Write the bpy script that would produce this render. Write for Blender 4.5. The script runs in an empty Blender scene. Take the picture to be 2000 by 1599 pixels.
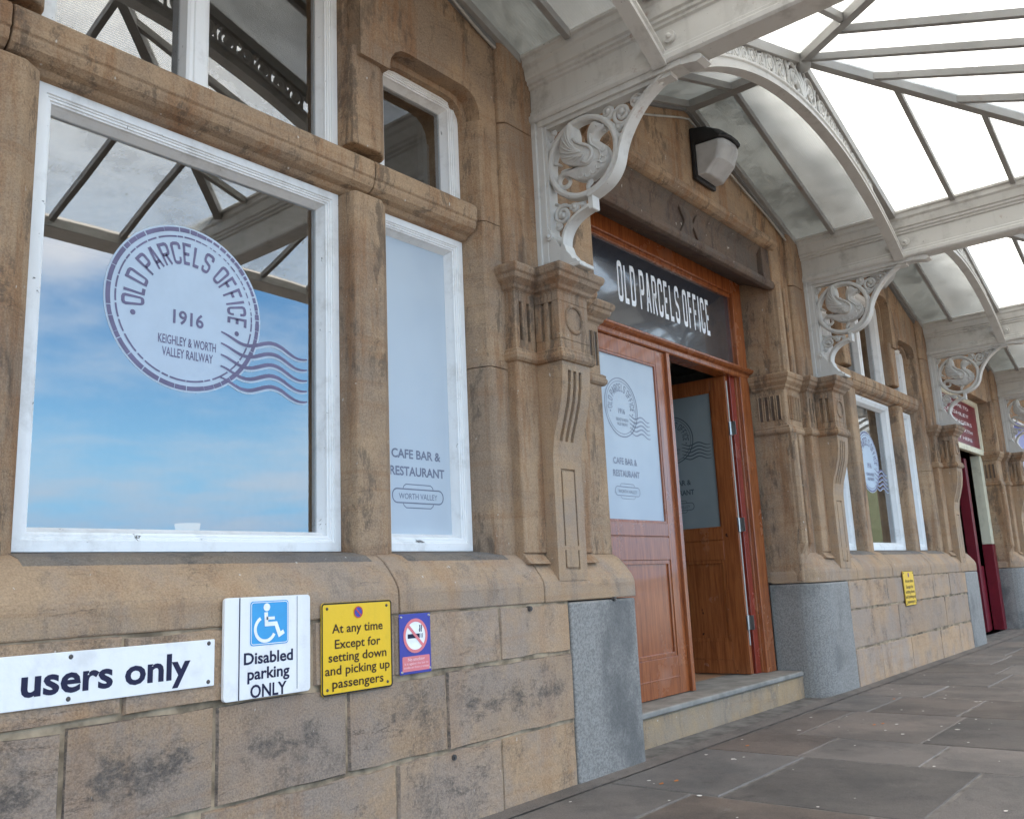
import bpy, bmesh, math, random
from mathutils import Vector, Matrix
rad = math.radians
random.seed(7)
scene = bpy.context.scene
COL = scene.collection

# ------------------------------------------------------------------ camera
def make_camera():
    yw, pt, rl = rad(50.8937), rad(11.0064), rad(-2.6242)
    f = Vector((math.sin(yw)*math.cos(pt), math.cos(yw)*math.cos(pt), math.sin(pt)))
    rt = Vector((math.cos(yw), -math.sin(yw), 0))
    up = rt.cross(f)
    c, s = math.cos(rl), math.sin(rl)
    r2 = c*rt + s*up
    u2 = -s*rt + c*up
    m = Matrix(((r2.x, u2.x, -f.x, 0), (r2.y, u2.y, -f.y, -2.5), (r2.z, u2.z, -f.z, 0.9025), (0, 0, 0, 1)))
    cd = bpy.data.cameras.new('camera')
    cd.sensor_width = 36; cd.lens = 1745.66/2000*36; cd.clip_end = 2000; cd.clip_start = 0.02
    co = bpy.data.objects.new('camera', cd); COL.objects.link(co); co.matrix_world = m
    scene.camera = co
make_camera()

# ------------------------------------------------------------------ world, sun, exposure
SUN_AZ, SUN_EL = rad(32), rad(44)          # sun behind the building: azimuth from +Y towards +X
def make_light():
    w = bpy.data.worlds.new('World'); scene.world = w; w.use_nodes = True
    nt = w.node_tree; nt.nodes.clear()
    N = lambda t, **k: mk(nt, t, **k)
    out = N('ShaderNodeOutputWorld'); bg = N('ShaderNodeBackground'); bg.inputs['Strength'].default_value = 0.10
    sky = N('ShaderNodeTexSky'); sky.sky_type = 'NISHITA'; sky.sun_disc = False
    sky.sun_elevation = SUN_EL; sky.sun_rotation = SUN_AZ; sky.ozone_density = 3.0; sky.air_density = 1.0; sky.dust_density = 0.4
    hs = N('ShaderNodeHueSaturation'); hs.inputs['Saturation'].default_value = 1.22; hs.inputs['Value'].default_value = 4.5
    tn = N('ShaderNodeMix', data_type='RGBA', blend_type='MULTIPLY'); tn.inputs[0].default_value = 1.0; tn.inputs[7].default_value = (1.0, 1.04, 1.0, 1)
    nt.links.new(sky.outputs[0], tn.inputs[6]); nt.links.new(tn.outputs[2], hs.inputs['Color'])
    tc = N('ShaderNodeTexCoord'); sp = N('ShaderNodeSeparateXYZ'); nt.links.new(tc.outputs['Generated'], sp.inputs[0])
    mx = N('ShaderNodeMath', operation='MAXIMUM'); nt.links.new(sp.outputs['Z'], mx.inputs[0]); mx.inputs[1].default_value = 0.0
    ad = N('ShaderNodeMath', operation='ADD'); nt.links.new(mx.outputs[0], ad.inputs[0]); ad.inputs[1].default_value = 0.16
    dv = N('ShaderNodeVectorMath', operation='DIVIDE'); cb = N('ShaderNodeCombineXYZ')
    for i in range(3): nt.links.new(ad.outputs[0], cb.inputs[i])
    nt.links.new(tc.outputs['Generated'], dv.inputs[0]); nt.links.new(cb.outputs[0], dv.inputs[1])
    no = N('ShaderNodeTexNoise'); no.inputs['Scale'].default_value = 1.15; no.inputs['Detail'].default_value = 7; no.inputs['Roughness'].default_value = 0.55
    nt.links.new(dv.outputs[0], no.inputs['Vector'])
    # a cloud bank lies over the building side (+y); the street side is mostly clear
    b1 = N('ShaderNodeMapRange'); nt.links.new(sp.outputs['Y'], b1.inputs[0])
    b1.inputs[1].default_value = -0.5; b1.inputs[2].default_value = 0.15; b1.inputs[3].default_value = 0.045; b1.inputs[4].default_value = 0.42
    b2 = N('ShaderNodeMapRange'); nt.links.new(sp.outputs['Z'], b2.inputs[0])
    b2.inputs[1].default_value = 0.42; b2.inputs[2].default_value = 0.70; b2.inputs[3].default_value = 0.0; b2.inputs[4].default_value = 0.30
    b3 = N('ShaderNodeMapRange'); nt.links.new(sp.outputs['Z'], b3.inputs[0])      # low cloud towards the horizon
    b3.inputs[1].default_value = 0.02; b3.inputs[2].default_value = 0.24; b3.inputs[3].default_value = 0.17; b3.inputs[4].default_value = 0.0
    bm_ = N('ShaderNodeMath', operation='MAXIMUM'); nt.links.new(b1.outputs[0], bm_.inputs[0]); nt.links.new(b2.outputs[0], bm_.inputs[1])
    b4 = N('ShaderNodeMath', operation='ADD'); nt.links.new(bm_.outputs[0], b4.inputs[0]); nt.links.new(b3.outputs[0], b4.inputs[1])
    a2 = N('ShaderNodeMath', operation='ADD'); nt.links.new(no.outputs[0], a2.inputs[0]); nt.links.new(b4.outputs[0], a2.inputs[1])
    rp = N('ShaderNodeMapRange'); rp.interpolation_type = 'SMOOTHSTEP'; nt.links.new(a2.outputs[0], rp.inputs[0])
    rp.inputs[1].default_value = 0.50; rp.inputs[2].default_value = 0.78
    rp.inputs[3].default_value = 0.0; rp.inputs[4].default_value = 0.92
    mixc = N('ShaderNodeMix', data_type='RGBA'); nt.links.new(rp.outputs[0], mixc.inputs[0])
    nt.links.new(hs.outputs[0], mixc.inputs[6])
    cy = N('ShaderNodeMapRange'); nt.links.new(sp.outputs['Y'], cy.inputs[0]); cy.inputs[1].default_value = -0.6; cy.inputs[2].default_value = 0.1
    cm = N('ShaderNodeMix', data_type='RGBA'); cz_ = N('ShaderNodeMapRange'); nt.links.new(sp.outputs['Z'], cz_.inputs[0]); cz_.inputs[1].default_value = 0.22; cz_.inputs[2].default_value = 0.50
    cf = N('ShaderNodeMath', operation='MAXIMUM'); nt.links.new(cy.outputs[0], cf.inputs[0]); nt.links.new(cz_.outputs[0], cf.inputs[1]); nt.links.new(cf.outputs[0], cm.inputs[0])
    cm.inputs[6].default_value = (17.0, 20.5, 24.5, 1); cm.inputs[7].default_value = (37.0, 33.6, 29.8, 1); nt.links.new(cm.outputs[2], mixc.inputs[7])
    hz = N('ShaderNodeMapRange'); hz.interpolation_type = 'SMOOTHSTEP'; nt.links.new(sp.outputs['Z'], hz.inputs[0])
    hz.inputs[1].default_value = 0.0; hz.inputs[2].default_value = 0.20; hz.inputs[3].default_value = 0.85; hz.inputs[4].default_value = 0.0
    yz_ = N('ShaderNodeMapRange'); nt.links.new(sp.outputs['Y'], yz_.inputs[0]); yz_.inputs[1].default_value = 0.0; yz_.inputs[2].default_value = -0.3
    hf = N('ShaderNodeMath', operation='MULTIPLY'); nt.links.new(hz.outputs[0], hf.inputs[0]); nt.links.new(yz_.outputs[0], hf.inputs[1])
    hv = N('ShaderNodeMix', data_type='RGBA'); hn = N('ShaderNodeMapRange'); nt.links.new(no.outputs[0], hn.inputs[0]); hn.inputs[1].default_value = 0.42; hn.inputs[2].default_value = 0.62; nt.links.new(hn.outputs[0], hv.inputs[0]); hv.inputs[6].default_value = (2.6, 11.0, 24.0, 1); hv.inputs[7].default_value = (11.5, 15.5, 20.5, 1)
    hm = N('ShaderNodeMix', data_type='RGBA'); nt.links.new(hf.outputs[0], hm.inputs[0]); nt.links.new(mixc.outputs[2], hm.inputs[6]); nt.links.new(hv.outputs[2], hm.inputs[7])
    nt.links.new(hm.outputs[2], bg.inputs['Color']); nt.links.new(bg.outputs[0], out.inputs[0])
    sd = bpy.data.lights.new('sun', 'SUN'); sd.energy = 4.0; sd.angle = rad(0.5); sd.color = (1, 0.95, 0.87)
    so = bpy.data.objects.new('sun', sd); COL.objects.link(so)
    d = Vector((math.sin(SUN_AZ)*math.cos(SUN_EL), math.cos(SUN_AZ)*math.cos(SUN_EL), math.sin(SUN_EL)))
    so.rotation_euler = d.to_track_quat('Z', 'Y').to_euler(); so.location = d*30
    vs = scene.view_settings; vs.view_transform = 'Standard'; vs.look = 'None'; vs.gamma = 1; vs.exposure = 0.22
def mk(nt, t, **k):
    n = nt.nodes.new(t)
    for a, b in k.items(): setattr(n, a, b)
    return n
make_light()
scene.render.engine = 'CYCLES'
scene.cycles.use_denoising = True
scene.cycles.max_bounces = 10; scene.cycles.transparent_max_bounces = 16; scene.cycles.transmission_bounces = 10
scene.cycles.sample_clamp_indirect = 6

# ------------------------------------------------------------------ materials
MATS = {}
class NT:
    def __init__(s, name):
        s.m = bpy.data.materials.new(name); s.m.use_nodes = True; s.t = s.m.node_tree; s.t.nodes.clear()
        s.out = s.n('ShaderNodeOutputMaterial'); MATS[name] = s.m
        s._co = None
    def n(s, t, **k): return mk(s.t, t, **k)
    def l(s, a, b): s.t.links.new(a, b)
    def coords(s, scale=(1, 1, 1)):
        if not s._co: s._co = s.n('ShaderNodeTexCoord')
        mp = s.n('ShaderNodeMapping'); s.l(s._co.outputs['Object'], mp.inputs[0]); mp.inputs['Scale'].default_value = scale
        return mp.outputs[0]
    def noise(s, scale, detail=5, rough=0.55, co=(1, 1, 1), dist=0.0):
        n = s.n('ShaderNodeTexNoise'); s.l(s.coords(co), n.inputs['Vector'])
        n.inputs['Scale'].default_value = scale; n.inputs['Detail'].default_value = detail; n.inputs['Roughness'].default_value = rough
        n.inputs['Distortion'].default_value = dist
        return n.outputs[0]
    def rng(s, v, a, b, c=0.0, d=1.0):
        r = s.n('ShaderNodeMapRange'); r.interpolation_type = 'SMOOTHSTEP'
        s.l(v, r.inputs[0])
        for i, x in zip((1, 2, 3, 4), (a, b, c, d)): r.inputs[i].default_value = x
        return r.outputs[0]
    def math(s, op, a, b):
        m = s.n('ShaderNodeMath', operation=op)
        for i, x in enumerate((a, b)):
            if isinstance(x, (int, float)): m.inputs[i].default_value = x
            else: s.l(x, m.inputs[i])
        return m.outputs[0]
    def mix(s, f, a, b, mode='MIX'):
        m = s.n('ShaderNodeMix', data_type='RGBA', blend_type=mode)
        if isinstance(f, (int, float)): m.inputs[0].default_value = f
        else: s.l(f, m.inputs[0])
        for i, x in ((6, a), (7, b)):
            if isinstance(x, tuple): m.inputs[i].default_value = (*x[:3], 1)
            else: s.l(x, m.inputs[i])
        return m.outputs[2]
    def bump(s, h, strength=0.3, dist=0.01, normal=None):
        b = s.n('ShaderNodeBump'); b.inputs['Strength'].default_value = strength; b.inputs['Distance'].default_value = dist
        s.l(h, b.inputs['Height'])
        if normal is not None: s.l(normal, b.inputs['Normal'])
        return b.outputs[0]
    def bsdf(s, col, rough=0.7, spec=0.3, normal=None, metal=0.0, coat=0.0, link=True):
        p = s.n('ShaderNodeBsdfPrincipled')
        for nm, v in (('Base Color', col), ('Roughness', rough), ('Specular IOR Level', spec), ('Metallic', metal), ('Coat Weight', coat)):
            if isinstance(v, tuple): p.inputs[nm].default_value = (*v[:3], 1)
            elif isinstance(v, (int, float)): p.inputs[nm].default_value = v
            else: s.l(v, p.inputs[nm])
        if normal is not None: s.l(normal, p.inputs['Normal'])
        if link: s.l(p.outputs[0], s.out.inputs[0])
        return p.outputs[0]

def stone(name, buff, grey, brown, soot, soot_amt=0.5, streak=0.5, attr=False, speck=True):
    t = NT(name)
    big = t.rng(t.noise(1.6, 10, 0.72), 0.40, 0.60)
    col = t.mix(big, buff, grey)
    st = t.rng(t.noise(2.2, 10, 0.72, (3.2, 3.2, 0.45)), 0.47, 0.64)
    col = t.mix(t.math('MULTIPLY', st, streak), col, brown)
    bed = t.rng(t.noise(3.0, 5, 0.6, (0.5, 0.5, 7.0), 0.4), 0.5, 0.72)
    col = t.mix(t.math('MULTIPLY', bed, 0.30), col, brown)
    so = t.rng(t.noise(4.2, 12, 0.78, (1.6, 1.6, 0.55), 0.3), 0.515, 0.60)
    if attr:
        at = t.n('ShaderNodeAttribute'); at.attribute_name = 'tint'
        sp = t.n('ShaderNodeSeparateColor'); t.l(at.outputs['Color'], sp.inputs[0])
        col = t.mix(t.math('MULTIPLY', sp.outputs[0], 0.85), col, grey)
        br = t.n('ShaderNodeHueSaturation'); t.l(col, br.inputs['Color']); t.l(t.math('ADD', t.math('MULTIPLY', sp.outputs[2], 0.5), 0.75), br.inputs['Value'])
        col = br.outputs[0]
        # soot sits in the middle of some blocks
        so = t.math('MULTIPLY', t.rng(t.math('ADD', t.noise(9.0, 12, 0.80, (1, 1, 1.4), 0.2), t.math('MULTIPLY', t.math('SUBTRACT', sp.outputs[1], 0.92), 0.30)), 0.37, 0.52), 0.78)
        so = t.math('MULTIPLY', so, t.rng(t.noise(48, 6, 0.75, (1, 1, 1.3)), 0.33, 0.56, 0.25, 1.0))
        wide = t.math('MULTIPLY', t.math('MULTIPLY', t.rng(t.noise(3.4, 11, 0.78), 0.50, 0.62), t.rng(t.noise(60, 6, 0.75), 0.36, 0.58)), 0.55)
        so = t.math('MAXIMUM', so, wide)
        col = t.mix(so, col, soot)
    else:
        col = t.mix(t.math('MULTIPLY', so, soot_amt), col, soot)
    grain = t.noise(170, 3, 0.7)
    gv = t.rng(grain, 0.3, 0.7, 0.80, 1.16)
    hv = t.n('ShaderNodeHueSaturation'); t.l(col, hv.inputs['Color']); t.l(gv, hv.inputs['Value']); col = hv.outputs[0]
    if speck:
        sv = t.rng(t.noise(42, 2, 0.5, (1, 1, 0.5)), 0.735, 0.76)
        col = t.mix(t.math('MULTIPLY', sv, 0.7), col, (0.62, 0.58, 0.52))
    ln = t.math('ABSOLUTE', t.math('SUBTRACT', t.noise(2.6, 7, 0.62, (0.7, 0.7, 4.0), 0.3), 0.5), 0.0)
    ck = t.math('MULTIPLY', t.rng(ln, 0.0, 0.0055, 1.0, 0.0), t.rng(t.noise(3.0, 4, 0.5), 0.52, 0.60))
    col = t.mix(t.math('MULTIPLY', ck, 0.55), col, soot)
    n1 = t.bump(t.noise(11, 11, 0.76), 0.85, 0.016)
    n1 = t.bump(t.math('SUBTRACT', 1.0, ck), 0.5, 0.006, n1)
    n2 = t.bump(grain, 0.35, 0.003, n1)
    t.bsdf(col, 0.88, 0.2, n2)

stone('ashlar_stone', (0.435, 0.293, 0.179), (0.338, 0.265, 0.210), (0.348, 0.190, 0.093), (0.085, 0.075, 0.068), attr=True, streak=0.35)
stone('plinth_stone', (0.426, 0.294, 0.184), (0.349, 0.270, 0.207), (0.339, 0.191, 0.100), (0.13, 0.115, 0.10), 0.30, 0.35)
stone('dressed_stone', (0.418, 0.286, 0.178), (0.297, 0.216, 0.152), (0.261, 0.124, 0.054), (0.095, 0.075, 0.06), 0.62, 0.62)
stone('dark_stone', (0.17, 0.125, 0.095), (0.125, 0.105, 0.092), (0.13, 0.07, 0.045), (0.05, 0.038, 0.035), 0.5, 0.35)
stone('step_stone', (0.42, 0.30, 0.18), (0.34, 0.27, 0.20), (0.33, 0.20, 0.10), (0.16, 0.14, 0.12), 0.4, 0.2)

def granite():
    t = NT('granite')
    fine = t.noise(95, 4, 0.75)
    col = t.mix(t.rng(fine, 0.36, 0.62), (0.175, 0.166, 0.152), (0.30, 0.285, 0.262))
    vo = t.rng(t.noise(300, 2, 0.5), 0.62, 0.74)
    col = t.mix(vo, col, (0.07, 0.07, 0.075))
    stain = t.rng(t.noise(2.2, 7, 0.62, (1, 1, 0.8)), 0.46, 0.66)
    col = t.mix(t.math('MULTIPLY', stain, 0.75), col, (0.085, 0.083, 0.08))
    n = t.bump(fine, 0.3, 0.003)
    t.bsdf(col, 0.62, 0.4, n)
granite()

def paint(name, col, dirt, rust=0.0, peel=0.0, rough=0.5):
    t = NT(name)
    d = t.rng(t.noise(6, 9, 0.7, (1, 1, 1)), 0.50, 0.72)
    c = t.mix(t.math('MULTIPLY', d, 0.55), col, dirt)
    d2 = t.rng(t.noise(2.0, 6, 0.6, (5, 5, 0.6)), 0.5, 0.7)
    c = t.mix(t.math('MULTIPLY', d2, 0.22), c, dirt)
    if rust:
        r = t.rng(t.noise(3.1, 9, 0.74), 0.62, 0.72)
        c = t.mix(t.math('MULTIPLY', r, rust), c, (0.25, 0.10, 0.045))
        k = t.rng(t.noise(38, 4, 0.6), 0.70, 0.74)
        c = t.mix(t.math('MULTIPLY', k, 0.6), c, (0.09, 0.075, 0.06))
    if peel:
        p = t.rng(t.noise(24, 6, 0.7, (0.35, 1, 1.0), 0.6), 0.665, 0.68)
        c = t.mix(t.math('MULTIPLY', p, peel), c, (0.075, 0.065, 0.055))
        p2 = t.rng(t.noise(20, 6, 0.7, (1.0, 1, 0.22), 0.6), 0.70, 0.712)
        c = t.mix(t.math('MULTIPLY', p2, peel), c, (0.075, 0.065, 0.055))
    n = t.bump(t.noise(70, 5, 0.6), 0.18, 0.004)
    t.bsdf(c, rough, 0.4, n)
paint('white_paint', (0.80, 0.80, 0.79), (0.50, 0.48, 0.45), peel=0.95)
paint('iron_paint', (0.56, 0.55, 0.525), (0.27, 0.255, 0.235), rust=0.85)
paint('bar_paint', (0.29, 0.28, 0.265), (0.24, 0.22, 0.20), rust=0.4)
paint('cream_paint', (0.70, 0.66, 0.50), (0.42, 0.38, 0.28))
paint('maroon_paint', (0.17, 0.012, 0.022), (0.08, 0.01, 0.015), rough=0.35)
paint('sign_white', (0.82, 0.82, 0.82), (0.60, 0.59, 0.57), rough=0.4)
paint('sign_yellow', (0.80, 0.50, 0.012), (0.62, 0.40, 0.02), rough=0.35)
paint('sign_blue', (0.045, 0.055, 0.33), (0.05, 0.06, 0.25), rough=0.3)
paint('sign_pink', (0.72, 0.20, 0.22), (0.55, 0.2, 0.2), rough=0.35)
paint('sign_cyan', (0.045, 0.33, 0.66), (0.05, 0.28, 0.5), rough=0.35)
paint('lamp_black', (0.018, 0.018, 0.02), (0.05, 0.05, 0.05), rough=0.45)

def plain(name, col, rough=0.6, spec=0.3, metal=0.0, var=0.12):
    t = NT(name)
    v = t.rng(t.noise(9, 5, 0.6), 0.3, 0.7, 1-var, 1+var)
    h = t.n('ShaderNodeHueSaturation'); h.inputs['Color'].default_value = (*col, 1); t.l(v, h.inputs['Value'])
    t.bsdf(h.outputs[0], rough, spec, None, metal)
plain('ink_navy', (0.012, 0.012, 0.045), 0.45)
plain('ink_brown', (0.045, 0.02, 0.008), 0.5)
plain('ink_black', (0.012, 0.011, 0.011), 0.5)
plain('sign_red', (0.50, 0.07, 0.05), 0.4)
plain('lettering_white', (0.86, 0.87, 0.88), 0.4)
plain('lettering_pink', (0.86, 0.55, 0.56), 0.4)
plain('lettering_mauve', (0.155, 0.14, 0.23), 0.6)
plain('lettering_grey', (0.17, 0.19, 0.255), 0.6)
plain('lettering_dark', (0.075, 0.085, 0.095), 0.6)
plain('lettering_pale', (0.27, 0.295, 0.36), 0.6)
plain('frosted_vinyl', (0.455, 0.535, 0.625), 0.55, var=0.03)
plain('frosted_edge', (0.55, 0.56, 0.66), 0.55, var=0.03)
plain('steel', (0.55, 0.53, 0.50), 0.35, metal=0.9)
plain('screw_metal', (0.10, 0.09, 0.085), 0.5, metal=0.4)
plain('cable_grey', (0.42, 0.40, 0.37), 0.6)
plain('lead_flashing', (0.20, 0.20, 0.20), 0.6)
plain('interior_paint', (0.30, 0.30, 0.29), 0.8)
plain('interior_floor', (0.34, 0.20, 0.12), 0.5)
plain('threshold_stone', (0.25, 0.235, 0.21), 0.8, var=0.2)
plain('mortar', (0.31, 0.235, 0.155), 0.95, var=0.55)
plain('asphalt', (0.25, 0.235, 0.215), 0.9)
plain('hill_grass', (0.07, 0.085, 0.05), 0.95, var=0.5)
plain('roof_slate', (0.10, 0.10, 0.11), 0.8)
plain('curtain_cloth', (0.50, 0.50, 0.50), 0.9)

def gloss_black():
    t = NT('black_sign'); t.bsdf((0.035, 0.040, 0.050), 0.16, 0.9, None, coat=1.0)
    for n in t.t.nodes:
        if n.type == 'BSDF_PRINCIPLED': n.inputs['Coat IOR'].default_value = 1.9; n.inputs['Coat Roughness'].default_value = 0.06
gloss_black()

def wood(name, a, b, dark):
    t = NT(name)
    g = t.noise(5.0, 8, 0.65, (9, 9, 0.55), 0.5)
    col = t.mix(t.rng(g, 0.30, 0.72), a, b)
    f = t.rng(t.noise(22, 5, 0.6, (7, 7, 0.35)), 0.52, 0.72)
    col = t.mix(t.math('MULTIPLY', f, 0.45), col, dark)
    w = t.rng(t.noise(2.4, 7, 0.65), 0.55, 0.75)
    col = t.mix(t.math('MULTIPLY', w, 0.30), col, (0.42, 0.22, 0.14))
    kn = t.rng(t.noise(16, 2, 0.5, (1, 1, 0.8)), 0.75, 0.77)
    col = t.mix(kn, col, (0.05, 0.02, 0.012))
    t.bsdf(col, t.rng(w, 0.0, 1.0, 0.26, 0.48), 0.5, t.bump(g, 0.18, 0.004), coat=0.3)
wood('hardwood', (0.36, 0.112, 0.034), (0.20, 0.052, 0.016), (0.085, 0.020, 0.008))
wood('hardwood_red', (0.25, 0.035, 0.02), (0.19, 0.028, 0.016), (0.12, 0.02, 0.012))

def glass(name, tint, r0, rough=0.0):
    t = NT(name)
    lw = t.n('ShaderNodeLayerWeight'); lw.inputs['Blend'].default_value = 0.5
    p = t.math('POWER', lw.outputs['Facing'], 5.0)
    f = t.math('ADD', t.math('MULTIPLY', p, 1-r0), r0)
    ge = t.n('ShaderNodeNewGeometry')
    f = t.math('MULTIPLY', f, t.math('SUBTRACT', 1.0, ge.outputs['Backfacing']))
    tr = t.n('ShaderNodeBsdfTransparent'); tr.inputs[0].default_value = (*tint, 1)
    gl = t.n('ShaderNodeBsdfGlossy'); gl.inputs['Roughness'].default_value = rough; gl.inputs[0].default_value = (1, 1, 1, 1)
    nn = t.bump(t.noise(1.1, 2, 0.5), 0.035, 0.05); t.l(nn, gl.inputs['Normal'])
    ms = t.n('ShaderNodeMixShader'); t.l(f, ms.inputs[0]); t.l(tr.outputs[0], ms.inputs[1]); t.l(gl.outputs[0], ms.inputs[2])
    t.l(ms.outputs[0], t.out.inputs[0])
glass('window_glass', (0.74, 0.76, 0.76), 0.25)

def frosted():
    t = NT('frosted_glass')
    col = t.mix(t.rng(t.noise(1.5, 3, 0.5), 0.35, 0.65), (0.40, 0.46, 0.525), (0.46, 0.52, 0.575))
    t.bsdf(col, 0.42, 0.5, None)
frosted()
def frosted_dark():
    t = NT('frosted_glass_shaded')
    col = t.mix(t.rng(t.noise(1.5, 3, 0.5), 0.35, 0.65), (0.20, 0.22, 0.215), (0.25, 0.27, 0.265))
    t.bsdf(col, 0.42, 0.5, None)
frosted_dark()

def roofglass(name, tint, d0, d1, dcol):
    t = NT(name)
    co = t.coords((1, 1, 1))
    wv = t.n('ShaderNodeTexWave'); wv.wave_type = 'BANDS'; wv.bands_direction = 'Y'; wv.inputs['Scale'].default_value = 24
    wv.inputs['Distortion'].default_value = 0.0; t.l(co, wv.inputs['Vector'])
    nb = t.bump(wv.outputs['Fac'], 0.25, 0.006)
    nb = t.bump(t.noise(120, 3, 0.6), 0.25, 0.004, nb)
    dirt = t.rng(t.noise(2.2, 8, 0.68), 0.40, 0.72, d0, d1)  # dirt cover; the wall-side strips raise it to hold shade too
    streak = t.rng(t.noise(5.5, 7, 0.7, (1, 0.35, 0.35)), 0.60, 0.74, 0.0, 0.22)
    dirt = t.math('ADD', dirt, streak)
    rf = t.n('ShaderNodeBsdfRefraction'); rf.inputs['IOR'].default_value = 1.12; rf.inputs['Roughness'].default_value = 0.26
    rf.inputs[0].default_value = (*tint, 1); t.l(nb, rf.inputs['Normal'])
    tl = t.n('ShaderNodeBsdfTranslucent'); tl.inputs[0].default_value = (0.82, 0.86, 0.86, 1)
    df = t.n('ShaderNodeBsdfDiffuse'); df.inputs[0].default_value = (*dcol, 1)
    m1 = t.n('ShaderNodeMixShader'); m1.inputs[0].default_value = 0.22; t.l(rf.outputs[0], m1.inputs[1]); t.l(tl.outputs[0], m1.inputs[2])
    m2 = t.n('ShaderNodeMixShader'); t.l(dirt, m2.inputs[0]); t.l(m1.outputs[0], m2.inputs[1]); t.l(df.outputs[0], m2.inputs[2])
    t.l(m2.outputs[0], t.out.inputs[0])
roofglass('roof_glass', (0.95, 0.97, 0.97), 0.02, 0.22, (0.5, 0.53, 0.52))
roofglass('dusty_shade_glass', (0.66, 0.68, 0.68), 0.30, 0.48, (0.42, 0.44, 0.44))  # strip up to the arch rib: dust, plus building shade put into the tint
roofglass('grimy_shade_glass', (0.56, 0.59, 0.58), 0.35, 0.75, (0.36, 0.39, 0.385))  # strip against the wall: grime, with the building's shade darkening its colour

def lamp_glass():
    t = NT('lamp_lens'); c = t.mix(t.rng(t.noise(7, 6, 0.6), 0.4, 0.7), (0.50, 0.51, 0.52), (0.42, 0.42, 0.43))
    t.bsdf(c, 0.25, 0.5)
lamp_glass()
def glow(name, col, s):
    t = NT(name); e = t.n('ShaderNodeEmission'); e.inputs[0].default_value = (*col, 1); e.inputs[1].default_value = s
    t.l(e.outputs[0], t.out.inputs[0])
glow('lit_shade', (1.0, 0.80, 0.56), 0.6)
glow('lit_spot', (1.0, 0.95, 0.85), 12.0)

def paving():
    t = NT('paving_stone')
    at = t.n('ShaderNodeAttribute'); at.attribute_name = 'tint'
    col = t.mix(t.rng(t.noise(1.7, 8, 0.65), 0.40, 0.64), (0.150, 0.132, 0.121), (0.098, 0.090, 0.085))
    hue = t.n('ShaderNodeMix', data_type='RGBA', blend_type='MULTIPLY'); hue.inputs[0].default_value = 1.0
    t.l(col, hue.inputs[6]); t.l(at.outputs['Color'], hue.inputs[7]); col = hue.outputs[2]
    bl = t.rng(t.noise(6, 9, 0.72), 0.55, 0.70)
    col = t.mix(t.math('MULTIPLY', bl, 0.5), col, (0.045, 0.043, 0.043))
    pl = t.rng(t.noise(3.3, 9, 0.7, (1, 1, 1), 0.5), 0.60, 0.74)
    col = t.mix(t.math('MULTIPLY', pl, 0.4), col, (0.26, 0.24, 0.22))
    g = t.noise(190, 3, 0.7); gv = t.rng(g, 0.3, 0.7, 0.78, 1.2)
    hv = t.n('ShaderNodeHueSaturation'); t.l(col, hv.inputs['Color']); t.l(gv, hv.inputs['Value'])
    n = t.bump(t.noise(7, 10, 0.75), 0.75, 0.014); n = t.bump(g, 0.3, 0.003, n)
    t.bsdf(hv.outputs[0], t.rng(t.noise(2, 5), 0.35, 0.7, 0.62, 0.85), 0.3, n)
paving()
plain('paving_joint', (0.15, 0.14, 0.13), 0.95, var=0.35)
plain('gum', (0.62, 0.60, 0.57), 0.8)
plain('leaf_litter', (0.45, 0.16, 0.04), 0.8)

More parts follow.
